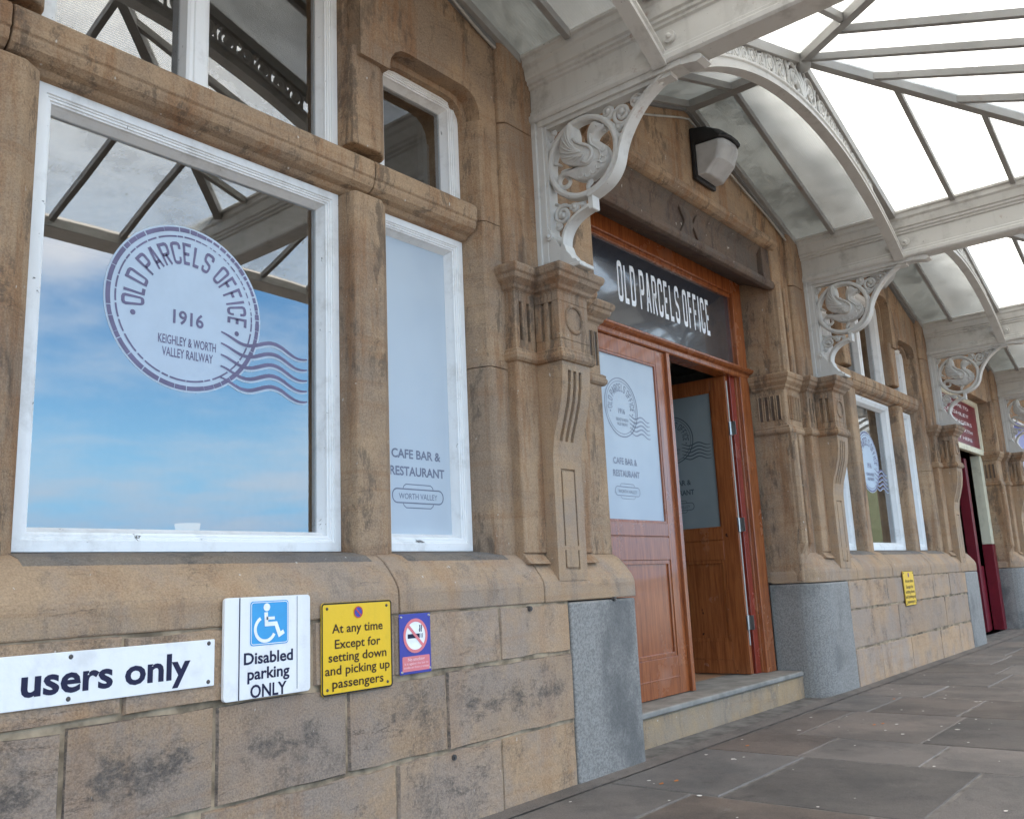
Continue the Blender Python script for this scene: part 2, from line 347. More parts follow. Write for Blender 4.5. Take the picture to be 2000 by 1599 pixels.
# ------------------------------------------------------------------ mesh helpers
def catmull(P, m=4, closed=False):
    P = [Vector(p) for p in P]; n = len(P); o = []
    for i in range(n if closed else n-1):
        g = (lambda k: P[(i+k) % n]) if closed else (lambda k: P[max(0, min(n-1, i+k))])
        p0, p1, p2, p3 = g(-1), g(0), g(1), g(2)
        for j in range(m):
            t = j/m; o.append(.5*((2*p1)+(p2-p0)*t+(2*p0-5*p1+4*p2-p3)*t*t+(3*p1-p0-3*p2+p3)*t**3))
    return o if closed else o+[P[-1]]
class B:
    """collects shapes, links them as ONE mesh object"""
    def __init__(s, tint=(0.0, 0.0, 0.5)):
        s.bm = bmesh.new(); s.lay = s.bm.loops.layers.float_color.new('tint'); s.mi = 0; s.tint = tint
    def face(s, pts):
        vs = [s.bm.verts.new(p) for p in pts]
        try: f = s.bm.faces.new(vs)
        except ValueError: return None
        return s._f(f)
    def _f(s, f):
        f.material_index = s.mi
        for l in f.loops: l[s.lay] = (*s.tint, 1)
        return f
    def loft(s, rings, closed=True, cap=True):
        """rings: list of equal-length point lists"""
        V = [[s.bm.verts.new(p) for p in r] for r in rings]; n = len(V[0])
        for a, b in zip(V, V[1:]):
            for i in range(n if closed else n-1):
                j = (i+1) % n
                try: s._f(s.bm.faces.new((a[i], a[j], b[j], b[i])))
                except ValueError: pass
        if cap:
            for r in (V[0], V[-1]):
                try: s._f(s.bm.faces.new(r))
                except ValueError: pass
        return V
    def prism(s, poly, vec):
        v = Vector(vec); s.loft([[Vector(p) for p in poly], [Vector(p)+v for p in poly]])
    def px(s, yz, x0, x1): s.prism([(x0, y, z) for y, z in yz], (x1-x0, 0, 0))
    def py(s, xz, y0, y1): s.prism([(x, y0, z) for x, z in xz], (0, y1-y0, 0))
    def pz(s, xy, z0, z1): s.prism([(x, y, z0) for x, y in xy], (0, 0, z1-z0))
    def box(s, x0, x1, y0, y1, z0, z1, ch=0.0):
        if ch <= 0: s.pz([(x0, y0), (x1, y0), (x1, y1), (x0, y1)], z0, z1); return
        c = ch
        ring = lambda i, z: [(x0+i, y0+i, z), (x1-i, y0+i, z), (x1-i, y1-i, z), (x0+i, y1-i, z)]
        s.loft([ring(c, z0), ring(0, z0+c), ring(0, z1-c), ring(c, z1)])
    def bar(s, a, b, w, h, up=(0, 0, 1)):
        a, b = Vector(a), Vector(b); d = (b-a).normalized(); u = Vector(up); sd = d.cross(u).normalized(); u2 = sd.cross(d).normalized()
        q = [(-w/2, -h/2), (w/2, -h/2), (w/2, h/2), (-w/2, h/2)]
        s.loft([[p+sd*x+u2*y for x, y in q] for p in (a, b)])
    def tube(s, pts, r, n=8, rz=None, cap=True):
        pts = [Vector(p) for p in pts]; rings = []
        prev = None
        for i, p in enumerate(pts):
            d = (pts[min(i+1, len(pts)-1)]-pts[max(i-1, 0)]).normalized()
            a = prev if prev is not None else (Vector((0, 0, 1)) if abs(d.z) < 0.9 else Vector((1, 0, 0)))
            u = (a - d*a.dot(d)).normalized(); v = d.cross(u); prev = u
            rr = r[i] if isinstance(r, (list, tuple)) else r
            rings.append([p+(u*math.cos(2*math.pi*k/n)+v*math.sin(2*math.pi*k/n))*rr for k in range(n)])
        s.loft(rings, cap=cap)
    def cyl(s, c, axis, r, h, n=20, r2=None):
        c = Vector(c); ax = Vector(axis).normalized()
        s.tube([c, c+ax*h], [r, r if r2 is None else r2], n)
    def sphere(s, c, r, n=12, sc=(1, 1, 1)):
        c = Vector(c)
        rings = [[c+Vector((sc[0]*r*math.sin(t)*math.cos(p), sc[1]*r*math.sin(t)*math.sin(p), sc[2]*r*math.cos(t))) for p in [2*math.pi*k/n for k in range(n)]] for t in [math.pi*(0.04+0.92*i/(n//2)) for i in range(n//2+1)]]
        s.loft(rings)
    def sweep(s, path, prof, closed=False):
        """path: plan points (x,y); outward = right-hand side of travel reversed so that travel +x looks to -y. prof: (out, z)"""
        P = [Vector((p[0], p[1])) for p in path]; n = len(P); rings = []
        for i in range(n):
            ds = []
            if i > 0 or closed: ds.append((P[i]-P[i-1]).normalized())
            if i < n-1 or closed: ds.append((P[(i+1) % n]-P[i]).normalized())
            ns = [Vector((d.y, -d.x)) for d in ds]
            m = ns[0] if len(ns) == 1 else (ns[0]+ns[1])/max(0.2, 1+ns[0].dot(ns[1]))
            rings.append([(P[i].x+m.x*o, P[i].y+m.y*o, z) for o, z in prof])
        if closed: rings.append(rings[0])
        s.loft(rings, closed=True, cap=not closed)
    def frame(s, x0, x1, z0, z1, prof, kb=1.0):
        """rectangular frame in an xz plane: prof = (inset, y) section, mitred"""
        prof = list(prof); rings = []
        for cx, cz, sx, sz in ((x0, z0, 1, kb), (x1, z0, -1, kb), (x1, z1, -1, -1), (x0, z1, 1, -1)):
            rings.append([(cx+sx*i, y, cz+sz*i) for i, y in prof])
        rings.append(rings[0]); s.loft(rings, closed=True, cap=False)
    def relief(s, poly, plane, t, bev, k=2):
        """poly: 2D outline -> rounded slab. plane(u,v,w)->3D"""
        n = len(poly); P = [Vector(p) for p in poly]
        area = sum(P[i].x*P[(i+1) % n].y-P[(i+1) % n].x*P[i].y for i in range(n))
        sg = 1 if area > 0 else -1
        def off(d):
            r = []
            for i in range(n):
                a = (P[i]-P[i-1]).normalized(); b = (P[(i+1) % n]-P[i]).normalized()
                na, nb = Vector((-a.y, a.x))*sg, Vector((-b.y, b.x))*sg
                m = (na+nb)/max(0.35, 1+na.dot(nb)); r.append(P[i]+m*d)
            return r
        lv = [(bev, -t/2-bev*0.8), (bev*0.35, -t/2-bev*0.35), (0, -t/2), (0, t/2), (bev*0.35, t/2+bev*0.35), (bev, t/2+bev*0.8)]
        V = s.loft([[plane(q.x, q.y, w) for q in off(d)] for d, w in lv], cap=False)
        from mathutils.geometry import tessellate_polygon
        for tri in tessellate_polygon([[Vector((p.x, p.y, 0)) for p in P]]):
            for r in (V[0], V[-1]):
                try: s._f(s.bm.faces.new([r[i] for i in tri]))
                except ValueError: pass
    def ribbon(s, pts, w, fn, closed=False, w_end=None):
        """flat stroke of width w along 2D pts, mapped to 3D by fn(u,v)"""
        P = [Vector(p) for p in pts]; n = len(P); L = []; R = []
        for i in range(n):
            ds = []
            if i > 0 or closed: ds.append((P[i]-P[i-1]).normalized())
            if i < n-1 or closed: ds.append((P[(i+1) % n]-P[i]).normalized())
            ns = [Vector((-d.y, d.x)) for d in ds]
            m = ns[0] if len(ns) == 1 else (ns[0]+ns[1])/max(0.4, 1+ns[0].dot(ns[1]))
            L.append(P[i]+m*w/2); R.append(P[i]-m*w/2)
        idx = list(range(n))+([0] if closed else [])
        for a, b in zip(idx, idx[1:]):
            s.face([fn(*L[a]), fn(*R[a]), fn(*R[b]), fn(*L[b])])
    def disc(s, c, r, fn, n=48, r_in=None, a0=0, a1=2*math.pi):
        k = [a0+(a1-a0)*i/n for i in range(n+1)]
        if r_in is None: s.face([fn(c[0]+r*math.cos(a), c[1]+r*math.sin(a)) for a in k[:-1]])
        else:
            for a, b in zip(k, k[1:]):
                s.face([fn(c[0]+q*math.cos(t), c[1]+q*math.sin(t)) for q, t in ((r, a), (r, b), (r_in, b), (r_in, a))])
    def mesh(s, me, M):
        """append another mesh, transformed"""
        n0 = len(s.bm.faces)
        vs = [s.bm.verts.new(M @ v.co) for v in me.vertices]
        for p in me.polygons:
            try: s._f(s.bm.faces.new([vs[i] for i in p.vertices]))
            except ValueError: pass
    def build(s, name, mats, parent=None, bevel=0.0, seg=2, smooth=False, recalc=True, loc=None, rel=None):
        if recalc: bmesh.ops.recalc_face_normals(s.bm, faces=s.bm.faces)
        me = bpy.data.meshes.new(name)
        if loc is not None: bmesh.ops.translate(s.bm, verts=s.bm.verts, vec=-Vector(loc))
        if rel is not None: bmesh.ops.translate(s.bm, verts=s.bm.verts, vec=-Vector(rel))
        s.bm.to_mesh(me); s.bm.free()
        for m in ([mats] if isinstance(mats, str) else mats): me.materials.append(MATS[m])
        if smooth:
            for p in me.polygons: p.use_smooth = True
        o = bpy.data.objects.new(name, me); COL.objects.link(o)
        if loc is not None: o.location = loc
        if parent is not None: o.parent = parent
        if bevel:
            md = o.modifiers.new('bevel', 'BEVEL'); md.width = bevel; md.segments = seg; md.limit_method = 'ANGLE'; md.angle_limit = rad(35)
        return o
def thing(name, label, cat, loc=(0, 0, 0), group=None):
    o = bpy.data.objects.new(name, None); COL.objects.link(o); o.location = loc; o.empty_display_size = 0.2
    return tag(o, label, cat, group)
def tag(o, label, cat, group=None):
    o['label'] = label; o['category'] = cat
    if group: o['group'] = group
    return o
def struct(o): o['kind'] = 'structure'; return o
def arc(cx, cy, r, a0, a1, n=8):
    return [(cx+r*math.cos(rad(a0+(a1-a0)*i/n)), cy+r*math.sin(rad(a0+(a1-a0)*i/n))) for i in range(n+1)]
def copy_mesh(o, parent, dx, name=None):
    c = o.copy(); COL.objects.link(c); c.parent = parent; c.location = o.location+Vector((dx, 0, 0)); return c
def roundrect(x0, x1, z0, z1, r, n=5):
    return arc(x1-r, z1-r, r, 0, 90, n)+arc(x0+r, z1-r, r, 90, 180, n)+arc(x0+r, z0+r, r, 180, 270, n)+arc(x1-r, z0+r, r, 270, 360, n)

# text ------------------------------------------------------------
_txt = {}
def text_mesh(body, bold=0.0):
    k = (body, bold)
    if k in _txt: return _txt[k]
    c = bpy.data.curves.new('lettering', 'FONT'); c.body = body; c.size = 1; c.offset = bold; c.resolution_u = 3
    o = bpy.data.objects.new('lettering', c); COL.objects.link(o)
    dg = bpy.context.evaluated_depsgraph_get(); dg.update()
    me = bpy.data.meshes.new_from_object(o.evaluated_get(dg))
    bpy.data.objects.remove(o); bpy.data.curves.remove(c)
    _txt[k] = me; return me
def put_text(b, body, cx, cz, h, y, w=None, bold=0.0, align='C', slope=0.0):
    """lettering on a wall facing -y; h = cap/ascender height, w = total width (None keeps proportion)"""
    me = text_mesh(body, bold)
    xs = [v.co.x for v in me.vertices]; x0, x1 = min(xs), max(xs)
    s = h/0.73
    sx = s if w is None else w/(x1-x0)
    ox = {'C': (x0+x1)/2, 'L': x0}[align]
    M = Matrix(((sx, 0, 0, cx-ox*sx), (0, 0, 0, y), (slope*sx, s, 0, cz-0.365*s), (0, 0, 0, 1)))
    b.mesh(me, M)
# stroke letters (narrow rounded capitals), width .46, height 1
W_ = 0.46
def _rr(x0, x1, z0, z1, c=0.13): return [(x0+c, z0), (x1-c, z0), (x1-c*.3, z0+c*.3), (x1, z0+c), (x1, z1-c), (x1-c*.3, z1-c*.3), (x1-c, z1), (x0+c, z1), (x0+c*.3, z1-c*.3), (x0, z1-c), (x0, z0+c), (x0+c*.3, z0+c*.3)]
GL = {
 'O': [(_rr(0, W_, 0, 1), True)],
 'L': [([(0, 1), (0, 0), (W_*.9, 0)], False)],
 'D': [([(0, 0), (0, 1), (W_-.13, 1), (W_-.04, .96), (W_, .87), (W_, .13), (W_-.04, .04), (W_-.13, 0)], True)],
 'P': [([(0, -.07), (0, 1), (W_-.13, 1), (W_-.04, .96), (W_, .87), (W_, .56), (W_-.04, .47), (W_-.13, .43), (0, .43)], False)],
 'R': [([(0, -.07), (0, 1), (W_-.13, 1), (W_-.04, .96), (W_, .87), (W_, .60), (W_-.04, .51), (W_-.13, .47), (0, .47)], False), ([(W_*.5, .47), (W_, -.07)], False)],
 'A': [([(0, -.07), (W_*.42, 1), (W_*.58, 1), (W_, -.07)], False), ([(W_*.16, .28), (W_*.84, .28)], False)],
 'C': [([(W_, .70), (W_, .87), (W_-.04, .96), (W_-.13, 1), (.13, 1), (.04, .96), (0, .87), (0, .13), (.04, .04), (.13, 0), (W_-.13, 0), (W_-.04, .04), (W_, .13), (W_, .30)], False)],
 'E': [([(W_*.9, 1), (0, 1), (0, 0), (W_*.9, 0)], False), ([(0, .5), (W_*.75, .5)], False)],
 'F': [([(W_*.9, 1), (0, 1), (0, -.07)], False), ([(0, .5), (W_*.75, .5)], False)],
 'I': [([(0, 1.07), (0, -.07)], False)],
 'S': [([(W_, .74), (W_, .87), (W_-.04, .96), (W_-.13, 1), (.13, 1), (.04, .96), (0, .87), (0, .68), (.06, .57), (W_-.06, .43), (W_, .32), (W_, .13), (W_-.04, .04), (W_-.13, 0), (.13, 0), (.04, .04), (0, .13), (0, .26)], False)],
}
def stroke_layout(text, gap=0.20, space=0.30):
    x = 0; out = []
    for ch in text:
        if ch == ' ': x += space; continue
        w = 0.0 if ch == 'I' else (W_*.9 if ch in 'LEF' else W_)
        out.append((ch, x)); x += w+gap+0.08
    return out, x-gap-0.08
# ------------------------------------------------------------------ pier and bay layout
PX0, STEP = -0.16, 3.64
PIER = [PX0+STEP*i for i in range(-1, 6)]       # -3.80, -.16, 3.48, 7.12, 10.76, 14.40, 18.04
def bay_left(i): return PIER[i]
DOOR_L, DOOR_R = 4.018, 6.55

building = thing('station_building', 'sandstone station front with tall white windows, carved piers and open cafe doors', 'building')
WT = 4.5      # wall top
# window bays lie between PIER[1]..PIER[2] and PIER[3]..PIER[4]; also [0]..[1] unseen left part and door bays
def wall_bay(xr):
    """dressed stone of one window bay; xr = centre of its right-hand pier"""
    X = lambda r: xr+r
    b = B()
    # jambs
    for z0, z1 in ((1.03, 1.898), (1.902, 2.618), (2.622, 3.15)):
        b.pz([(X(-.433), .24), (X(-.428), .20), (X(-.405), .135), (X(-.39), .12), (X(0), .12), (X(0), .46), (X(-.433), .46)], z0, z1)
        b.pz([(X(-3.187), .24), (X(-3.192), .20), (X(-3.215), .135), (X(-3.23), .12), (X(-3.64), .12), (X(-3.64), .46), (X(-3.187), .46)], z0, z1)
    # wall over the openings, two layers so that the arris steps
    def over(y0, y1, e):
        pl = []
        r = .11
        for a, c, zt in ((-3.187, -2.65, 3.25), (-2.41, -1.196, 3.64), (-.97, -.433, 3.25)):
            a, c, zt = X(a)-e, X(c)+e, zt+e
            pl += [(a, 3.15)] + [(a+r-r*math.cos(rad(q)), zt-r+r*math.sin(rad(q))) for q in (0, 22, 45, 68, 90)] + [(c-r+r*math.sin(rad(q)), zt-r+r*math.cos(rad(q))) for q in (0, 22, 45, 68, 90)] + [(c, 3.15)]
        # split in columns to keep the faces simple
        xs = [X(-3.64)]+[None]
        arcs = [pl[0:12], pl[12:24], pl[24:36]]
        edges = [X(-3.64), (arcs[0][-1][0]+arcs[1][0][0])/2, (arcs[1][-1][0]+arcs[2][0][0])/2, X(0)]
        for k in range(3):
            L, R = edges[k], edges[k+1]
            b.py([(L, 3.15)]+arcs[k]+[(R, 3.15), (R, WT), (L, WT)], y0, y1)
    over(.205, .46, 0.0)
    over(.12, .205, 0.028)
    b.build('dressed_wall', 'dressed_stone', building, bevel=0.008)
    # mullions
    for l, r, zt in ((-1.196, -.97, 3.2), (-2.65, -2.41, 3.2)):
        for z0, z1 in ((1.03, 2.53), (2.745, zt)):
            m = B(); l_, r_ = X(l), X(r)
            m.pz([(l_, .24), (l_+.002, .175), (l_+.008, .152), (l_+.022, .145), (r_-.068, .145), (r_-.05, .158), (r_-.012, .185), (r_-.004, .21), (r_, .24), (r_, .46), (l_, .46)], z0, z1)
            m.build('mullion', 'dressed_stone', building, bevel=0.008)
    # transom
    t = B()
    tp = [(.46, 2.53), (.24, 2.53), (.215, 2.532), (.200, 2.548), (.172, 2.556), (.150, 2.572), (.140, 2.595), (.143, 2.605), (.133, 2.612), (.133, 2.675), (.142, 2.69), (.24, 2.742), (.46, 2.745)]
    for a, c in ((-3.187, -2.53), (-2.525, -1.083), (-1.079, -.433)):
        t.px(tp, X(a), X(c))
    t.build('transom', 'dressed_stone', building, bevel=0.006)
    # windows
    for (l, r, zt, wide) in ((-3.187, -2.65, 3.25, 0), (-2.41, -1.196, 3.64, 1), (-.97, -.433, 3.25, 0)):
        win(X(l), X(r), 1.055, 2.53, 'plain' if wide else 'frosted', wide)
        win(X(l), X(r), 2.655, zt+.02, 'plain', wide, bar=wide)
FP = [(0, .240), (.030, .240), (.032, .246), (.037, .246), (.039, .251), (.046, .251), (.048, .256), (.053, .258), (.055, .268), (.068, .302), (.068, .315), (0, .315)]
def win(x0, x1, z0, z1, kind, wide, bar=False):
    f = B(); f.frame(x0+.002, x1-.002, z0, z1, FP, 1.12)
    fo = f.build('window', 'white_paint', building)
    g = B(); g.box(x0+.06, x1-.06, .304, .310, z0+.06, z1-.06); g.build('pane', 'window_glass', fo)
    if kind == 'frosted':
        g = B(); g.box(x0+.065, x1-.065, .3028, .3034, z0+.07, z1-.065); g.build('frosted_film', 'frosted_glass', fo)
        d = B(); cx = (x0+x1)/2-.008; q = cafe_text(d, cx, 1.44, 0.3020, 0.335); d.build('window_lettering', 'lettering_grey', fo, recalc=False)
        d = B(); cafe_badge(d, *q); d.build('window_badge', 'lettering_grey', fo, recalc=False)
    elif wide and not bar:
        postmark(fo, (x0+x1)/2-.032, 1.913, .304, .3032)
    if bar:
        m = B(); xm = (x0+x1)/2-.047
        m.pz([(xm-.045, .315), (xm-.045, .252), (xm-.035, .246), (xm-.022, .246), (xm-.018, .240), (xm+.018, .240), (xm+.022, .246), (xm+.035, .246), (xm+.045, .252), (xm+.045, .315)], z0+.03, z1-.03)
        m.build('window_bar', 'white_paint', fo)
def cafe_text(d, cx, cz, y, w):
    put_text(d, 'CAFE BAR &', cx-.006, cz+.040, .040, y, w*.90, .026)
    put_text(d, 'RESTAURANT', cx, cz-.036, .040, y, w, .026)
    return cx, cz-.145, y, w/.335
def cafe_badge(d, cx, zc, y, k):
    F = lambda u, v: (u, y, v)
    d.ribbon(roundrect(cx-.155*k, cx+.155*k, zc-.030*k, zc+.030*k, .028*k), .0055*k, F, True)
    for sg in (1, -1):
        d.ribbon([(cx-.092*k, zc+sg*.033*k), (cx-.088*k, zc+sg*.042*k), (cx-.075*k, zc+sg*.051*k), (cx+.075*k, zc+sg*.051*k), (cx+.088*k, zc+sg*.042*k), (cx+.092*k, zc+sg*.033*k)], .004*k, F)
    put_text(d, 'WORTH VALLEY', cx, zc, .026*k, y, .235*k, 0.0)
def wavy(b, k, cx, cz, F, w):
    for i in range(5):
        u0 = .135*k; z0 = (-.064-.0425*i)*k
        pts = []
        for j in range(41):
            t = j/40; x = u0+.385*k*t
            pts.append((cx+x, cz+z0-.010*k*t-.009*k+k*.0155*math.cos(2*math.pi*t*1.62+.35)-.011*k*max(0, t-.7)*3))
        for j in range(40):
            q = w*(.35+.9*math.sin(math.pi*min(1, (j+1)/41))**.6)
            b.ribbon(pts[j:j+2], q, F)
def arc_text(b, cx, cz, r0, r1, a0, a1, F, sw):
    lay, tot = stroke_layout('OLD PARCELS OFFICE', .22, .36)
    h = r1-r0; rm = (r0+r1)/2
    fn = lambda u, v: (lambda a, r: F(cx+r*math.cos(a), cz+r*math.sin(a)))(rad(a0+(a1-a0)*u/tot), r0+h*v)
    for ch, x in lay:
        for pts, cl in GL[ch]: b.ribbon([(p[0]+x, p[1]*.9+.05) for p in pts], sw, fn, cl)
def postmark(parent, cx, cz, R, y):
    F0 = lambda u, v: (u, y, v); F1 = lambda u, v: (u, y-.0012, v); F2 = lambda u, v: (u, y-.0006, v)
    d = B(); d.disc((cx, cz), R, F0, 96)
    wavy(d, R/.302, cx-.0005, cz-.0042, F2, .0185)
    d.build('window_disc', 'frosted_vinyl', parent, recalc=False)
    t = B(); k = R/.302
    rnd = random.Random(3)
    def worn(ro, ri, wear):
        a = 0
        while a < 360:
            st = rnd.uniform(4, 16); gap = rnd.uniform(.3, 1.6)
            bad = -50 < a < 75
            if bad: st *= .35; gap *= 1.3
            j = (rnd.uniform(0, .28) if bad else rnd.uniform(0, .1))*(ro-ri)
            t.disc((cx, cz), ro-j*rnd.random(), F1, max(2, int(st/3)), ri+j, rad(a), rad(min(360, a+st)))
            a += st+gap*wear
    worn(.296*k, .279*k, .6); worn(.2655*k, .259*k, 1.4)
    t.build('postmark_ring', 'lettering_mauve', parent, recalc=False); t = B()
    arc_text(t, cx, cz, .163*k, .240*k, 187, -6, F1, .155)
    for sx in (-1, 1): t.disc((cx+sx*.200*k, cz-.054*k), .0095*k, F1, 16)
    put_text(t, '1916', cx+.005*k, cz-.036*k, .050*k, y-.0012, .118*k, .022)
    put_text(t, 'KEIGHLEY & WORTH', cx+.004*k, cz-.123*k, .033*k, y-.0012, .222*k, .010)
    put_text(t, 'VALLEY RAILWAY', cx+.006*k, cz-.167*k, .033*k, y-.0012, .195*k, .010)
    t.build('window_lettering', 'lettering_mauve', parent, recalc=False)
    F3 = lambda u, v: (u, y-.0019, v); t = B(); wavy(t, k, cx, cz, F3, .0115); t.build('postmark_waves', 'lettering_mauve', parent, recalc=False)
wall_bay(PIER[2]); wall_bay(PIER[4])

# plain walls either side (outside the picture) and over the doors
def plain_walls():
    for x0, x1 in ((PIER[0]-4, PIER[1]), (PIER[5]+.0, PIER[6]+5)):
        b = B(); b.box(x0, x1, .12, .46, 1.03, WT); b.build('side_wall', 'dressed_stone', building)
plain_walls()
def door_wall(xa, xb, L, R, zl, zt):
    b = B()
    b.pz([(xa, .12), (L-.018, .12), (L-.004, .126), (L, .14), (L, .46), (xa, .46)], 1.03, WT)
    b.pz([(R, .46), (R, .14), (R+.004, .126), (R+.018, .12), (xb, .12), (xb, .46)], .82, WT)
    b.box(L, R, .125, .46, zt, WT)
    b.build('dressed_wall', 'dressed_stone', building, bevel=0.006)
    # carved lintel: sunk panel with a chevron boss between mouldings, roll moulding over
    t = B()
    prof = [(.46, 3.18), (.365, 3.175), (.15, 3.072), (.118, 3.075), (.105, 3.10), (.112, 3.135), (.150, 3.150), (.175, 3.175), (.175, 3.345), (.150, 3.385), (.135, 3.40), (.135, zt), (.46, zt)]
    t.px(prof, L+.002, R-.002)
    for x0, x1 in ((L+.002, L+.14), (R-.14, R-.002)): t.box(x0, x1, .132, .20, 3.14, 3.40)
    xm = (L+R)/2-.02
    for dx, pol in ((0, [(-.11, 3.165), (-.035, 3.27), (-.11, 3.37), (.02, 3.37), (.095, 3.27), (.02, 3.165)]), (.13, [(-.055, 3.27), (.02, 3.165), (.06, 3.165), (.12, 3.27), (.06, 3.37), (.02, 3.37)])):
        t.py([(xm+dx+u, v) for u, v in pol], .158, .18)
    t.build('door_lintel', 'dark_stone', building, bevel=0.006)
    r = B()
    r.px([(.125, 3.40), (.10, 3.41), (.072, 3.435), (.066, 3.46), (.078, 3.485), (.105, 3.50), (.125, 3.53)], L-.05, R+.05)
    r.build('door_moulding', 'dressed_stone', building, bevel=0.004)
door_wall(PIER[2], PIER[3], DOOR_L, DOOR_R, 3.1, 3.40)
def doorway_wall(xa, xb, L, R):
    b = B()
    b.pz([(xa, .12), (L-.018, .12), (L, .14), (L, .46), (xa, .46)], 1.03, WT)
    b.pz([(R, .46), (R, .14), (R+.018, .12), (xb, .12), (xb, .46)], .82, WT)
    b.box(L, R, .125, .46, 3.1, WT)
    b.build('dressed_wall', 'dressed_stone', building, bevel=0.006)
doorway_wall(PIER[4], PIER[5], PIER[4]+.54, PIER[5]-.54)

# ------------------------------------------------------------------ plinth and ashlar base
PL = [(.0, .812), (.0, .885), (.004, .905), (.018, .93), (.05, .972), (.085, 1.008), (.12, 1.03), (.17, 1.043), (.30, 1.056), (.46, 1.058), (.46, .812)]
stone('sill_stone', (0.24, 0.20, 0.16), (0.17, 0.155, 0.145), (0.25, 0.18, 0.12), (0.09, 0.085, 0.08), 0.5, 0.2)
def sill(x0, x1):
    b = B(); b.px([(.085, 1.0085), (.122, 1.0325), (.172, 1.0455), (.302, 1.0585), (.302, 1.02), (.12, .99)], x0, x1); b.build('window_sill', 'sill_stone', building)
for r in (-3.187, -2.41, -.97):
    for xr in (PIER[2], PIER[4]): sill(xr+r-.02, xr+{-3.187: -2.63, -2.41: -1.176, -.97: -.37}[r])
def plinth(cuts):
    b = B()
    for a, c in zip(cuts, cuts[1:]):
        b.px(PL, a+.003, c-.003)
    b.build('plinth_course', 'plinth_stone', building, bevel=0.006)
plinth([-6, -2.5, -.6, .45, 2.36, 3.25, DOOR_L])
def plinth_end(R_, x1):
    b = B(); r = .19
    b.sweep([(R_-.003, .378), (R_-.003, r)]+[(R_+r-r*math.cos(rad(a)), r-r*math.sin(rad(a))) for a in range(15, 90, 15)]+[(R_+r, 0), (x1-.003, 0)], [(-y, z) for y, z in PL[:8]]+[(-.17, .812)])
    b.build('plinth_course', 'plinth_stone', building, bevel=0.004)
plinth_end(DOOR_R, 7.35); plinth_end(PIER[5]-.54, 15.5)
plinth([7.35, 8.25, 9.45, 10.6, PIER[4]+.54])
plinth([15.5, 18, 22])
def ashlar(rows):
    b = B()
    rnd = random.Random(11)
    for z0, z1, cells in rows:
        for x0, x1, g, so, br in cells:
            b.tint = (g, so, br)
            y = rnd.uniform(-.005, .003); c = .008
            x0_, x1_, a, d = x0+rnd.uniform(.001, .005), x1-rnd.uniform(.001, .005), z0+rnd.uniform(.0005, .006), z1-rnd.uniform(.0005, .006)
            nx, nz = max(2, int((x1-x0)/.11)), max(2, int((z1-z0)/.10))
            # block face with worn, slightly uneven surface
            P = [[Vector((x0_+c+(x1_-x0_-2*c)*i/nx, y+rnd.uniform(-.0026, .0026), a+c+(d-a-2*c)*j/nz+rnd.uniform(-.004, .004)*(j in (0, nz)))) for i in range(nx+1)] for j in range(nz+1)]
            V = [[b.bm.verts.new(p) for p in r] for r in P]
            for j in range(nz):
                for i in range(nx):
                    f = b._f(b.bm.faces.new((V[j][i], V[j][i+1], V[j+1][i+1], V[j+1][i])))
                    for lp, (u, v) in zip(f.loops, ((i, j), (i+1, j), (i+1, j+1), (i, j+1))):
                        k = 0.12 if u in (0, nx) or v in (0, nz) else 1.0
                        lp[b.lay] = (g*(.35+.65*k), so*k, br, 1)
            edge = [V[0][i] for i in range(nx+1)]+[V[j][nx] for j in range(1, nz+1)]+[V[nz][i] for i in range(nx-1, -1, -1)]+[V[j][0] for j in range(nz-1, 0, -1)]
            back = []
            for v in edge:
                p = v.co.copy(); p.y = y+c+.004
                if p.x < x0_+c+1e-5: p.x = x0_+rnd.uniform(0, .003)
                if p.x > x1_-c-1e-5: p.x = x1_-rnd.uniform(0, .003)
                if p.z < a+c+1e-5: p.z = a+rnd.uniform(0, .003)
                if p.z > d-c-1e-5: p.z = d-rnd.uniform(0, .003)
                back.append(b.bm.verts.new(p))
            n = len(edge)
            for i in range(n): b._f(b.bm.faces.new((edge[i], edge[(i+1) % n], back[(i+1) % n], back[i])))
    xs = min(c[0] for r in rows for c in r[2]); xe = max(c[1] for r in rows for c in r[2])
    b.tint = (.3, .1, .2); b.mi = 1
    b.box(xs, xe, .009, .46, -.3, .812)
    return b.build('ashlar_wall', ['ashlar_stone', 'mortar'], building, recalc=False)
def filler(rnd, x0, x1, n):
    xs = [x0+(x1-x0)*(i+rnd.uniform(-.15, .15)*(0 < i < n))/n for i in range(n+1)]
    return [(a, c, rnd.random()*.7, (rnd.random() if rnd.random() < .35 else .1), rnd.random()) for a, c in zip(xs, xs[1:])]
rn = random.Random(5)
ashlar([(.585, .812, filler(rn, -6, .35, 8)+[(.35, 1.30, .15, .1, .55), (1.30, 1.96, .2, .1, .5), (1.96, 2.33, .5, .15, .5), (2.33, 2.93, .35, .1, .62), (2.93, 3.43, .3, .08, .62)]),
        (.288, .585, filler(rn, -6, .55, 8)+[(.55, 1.143, .3, .95, .42), (1.143, 1.595, .25, 1.0, .36), (1.595, 2.105, 1.0, .74, .38), (2.105, 2.60, .35, .70, .36), (2.60, 3.43, .7, .78, .46)]),
        (-.02, .288, filler(rn, -6, .75, 8)+[(.75, 1.55, .2, .3, .45), (1.55, 2.33, .0, .4, .45), (2.33, 2.91, .9, .62, .55), (2.91, 3.43, .0, .3, .55)])])
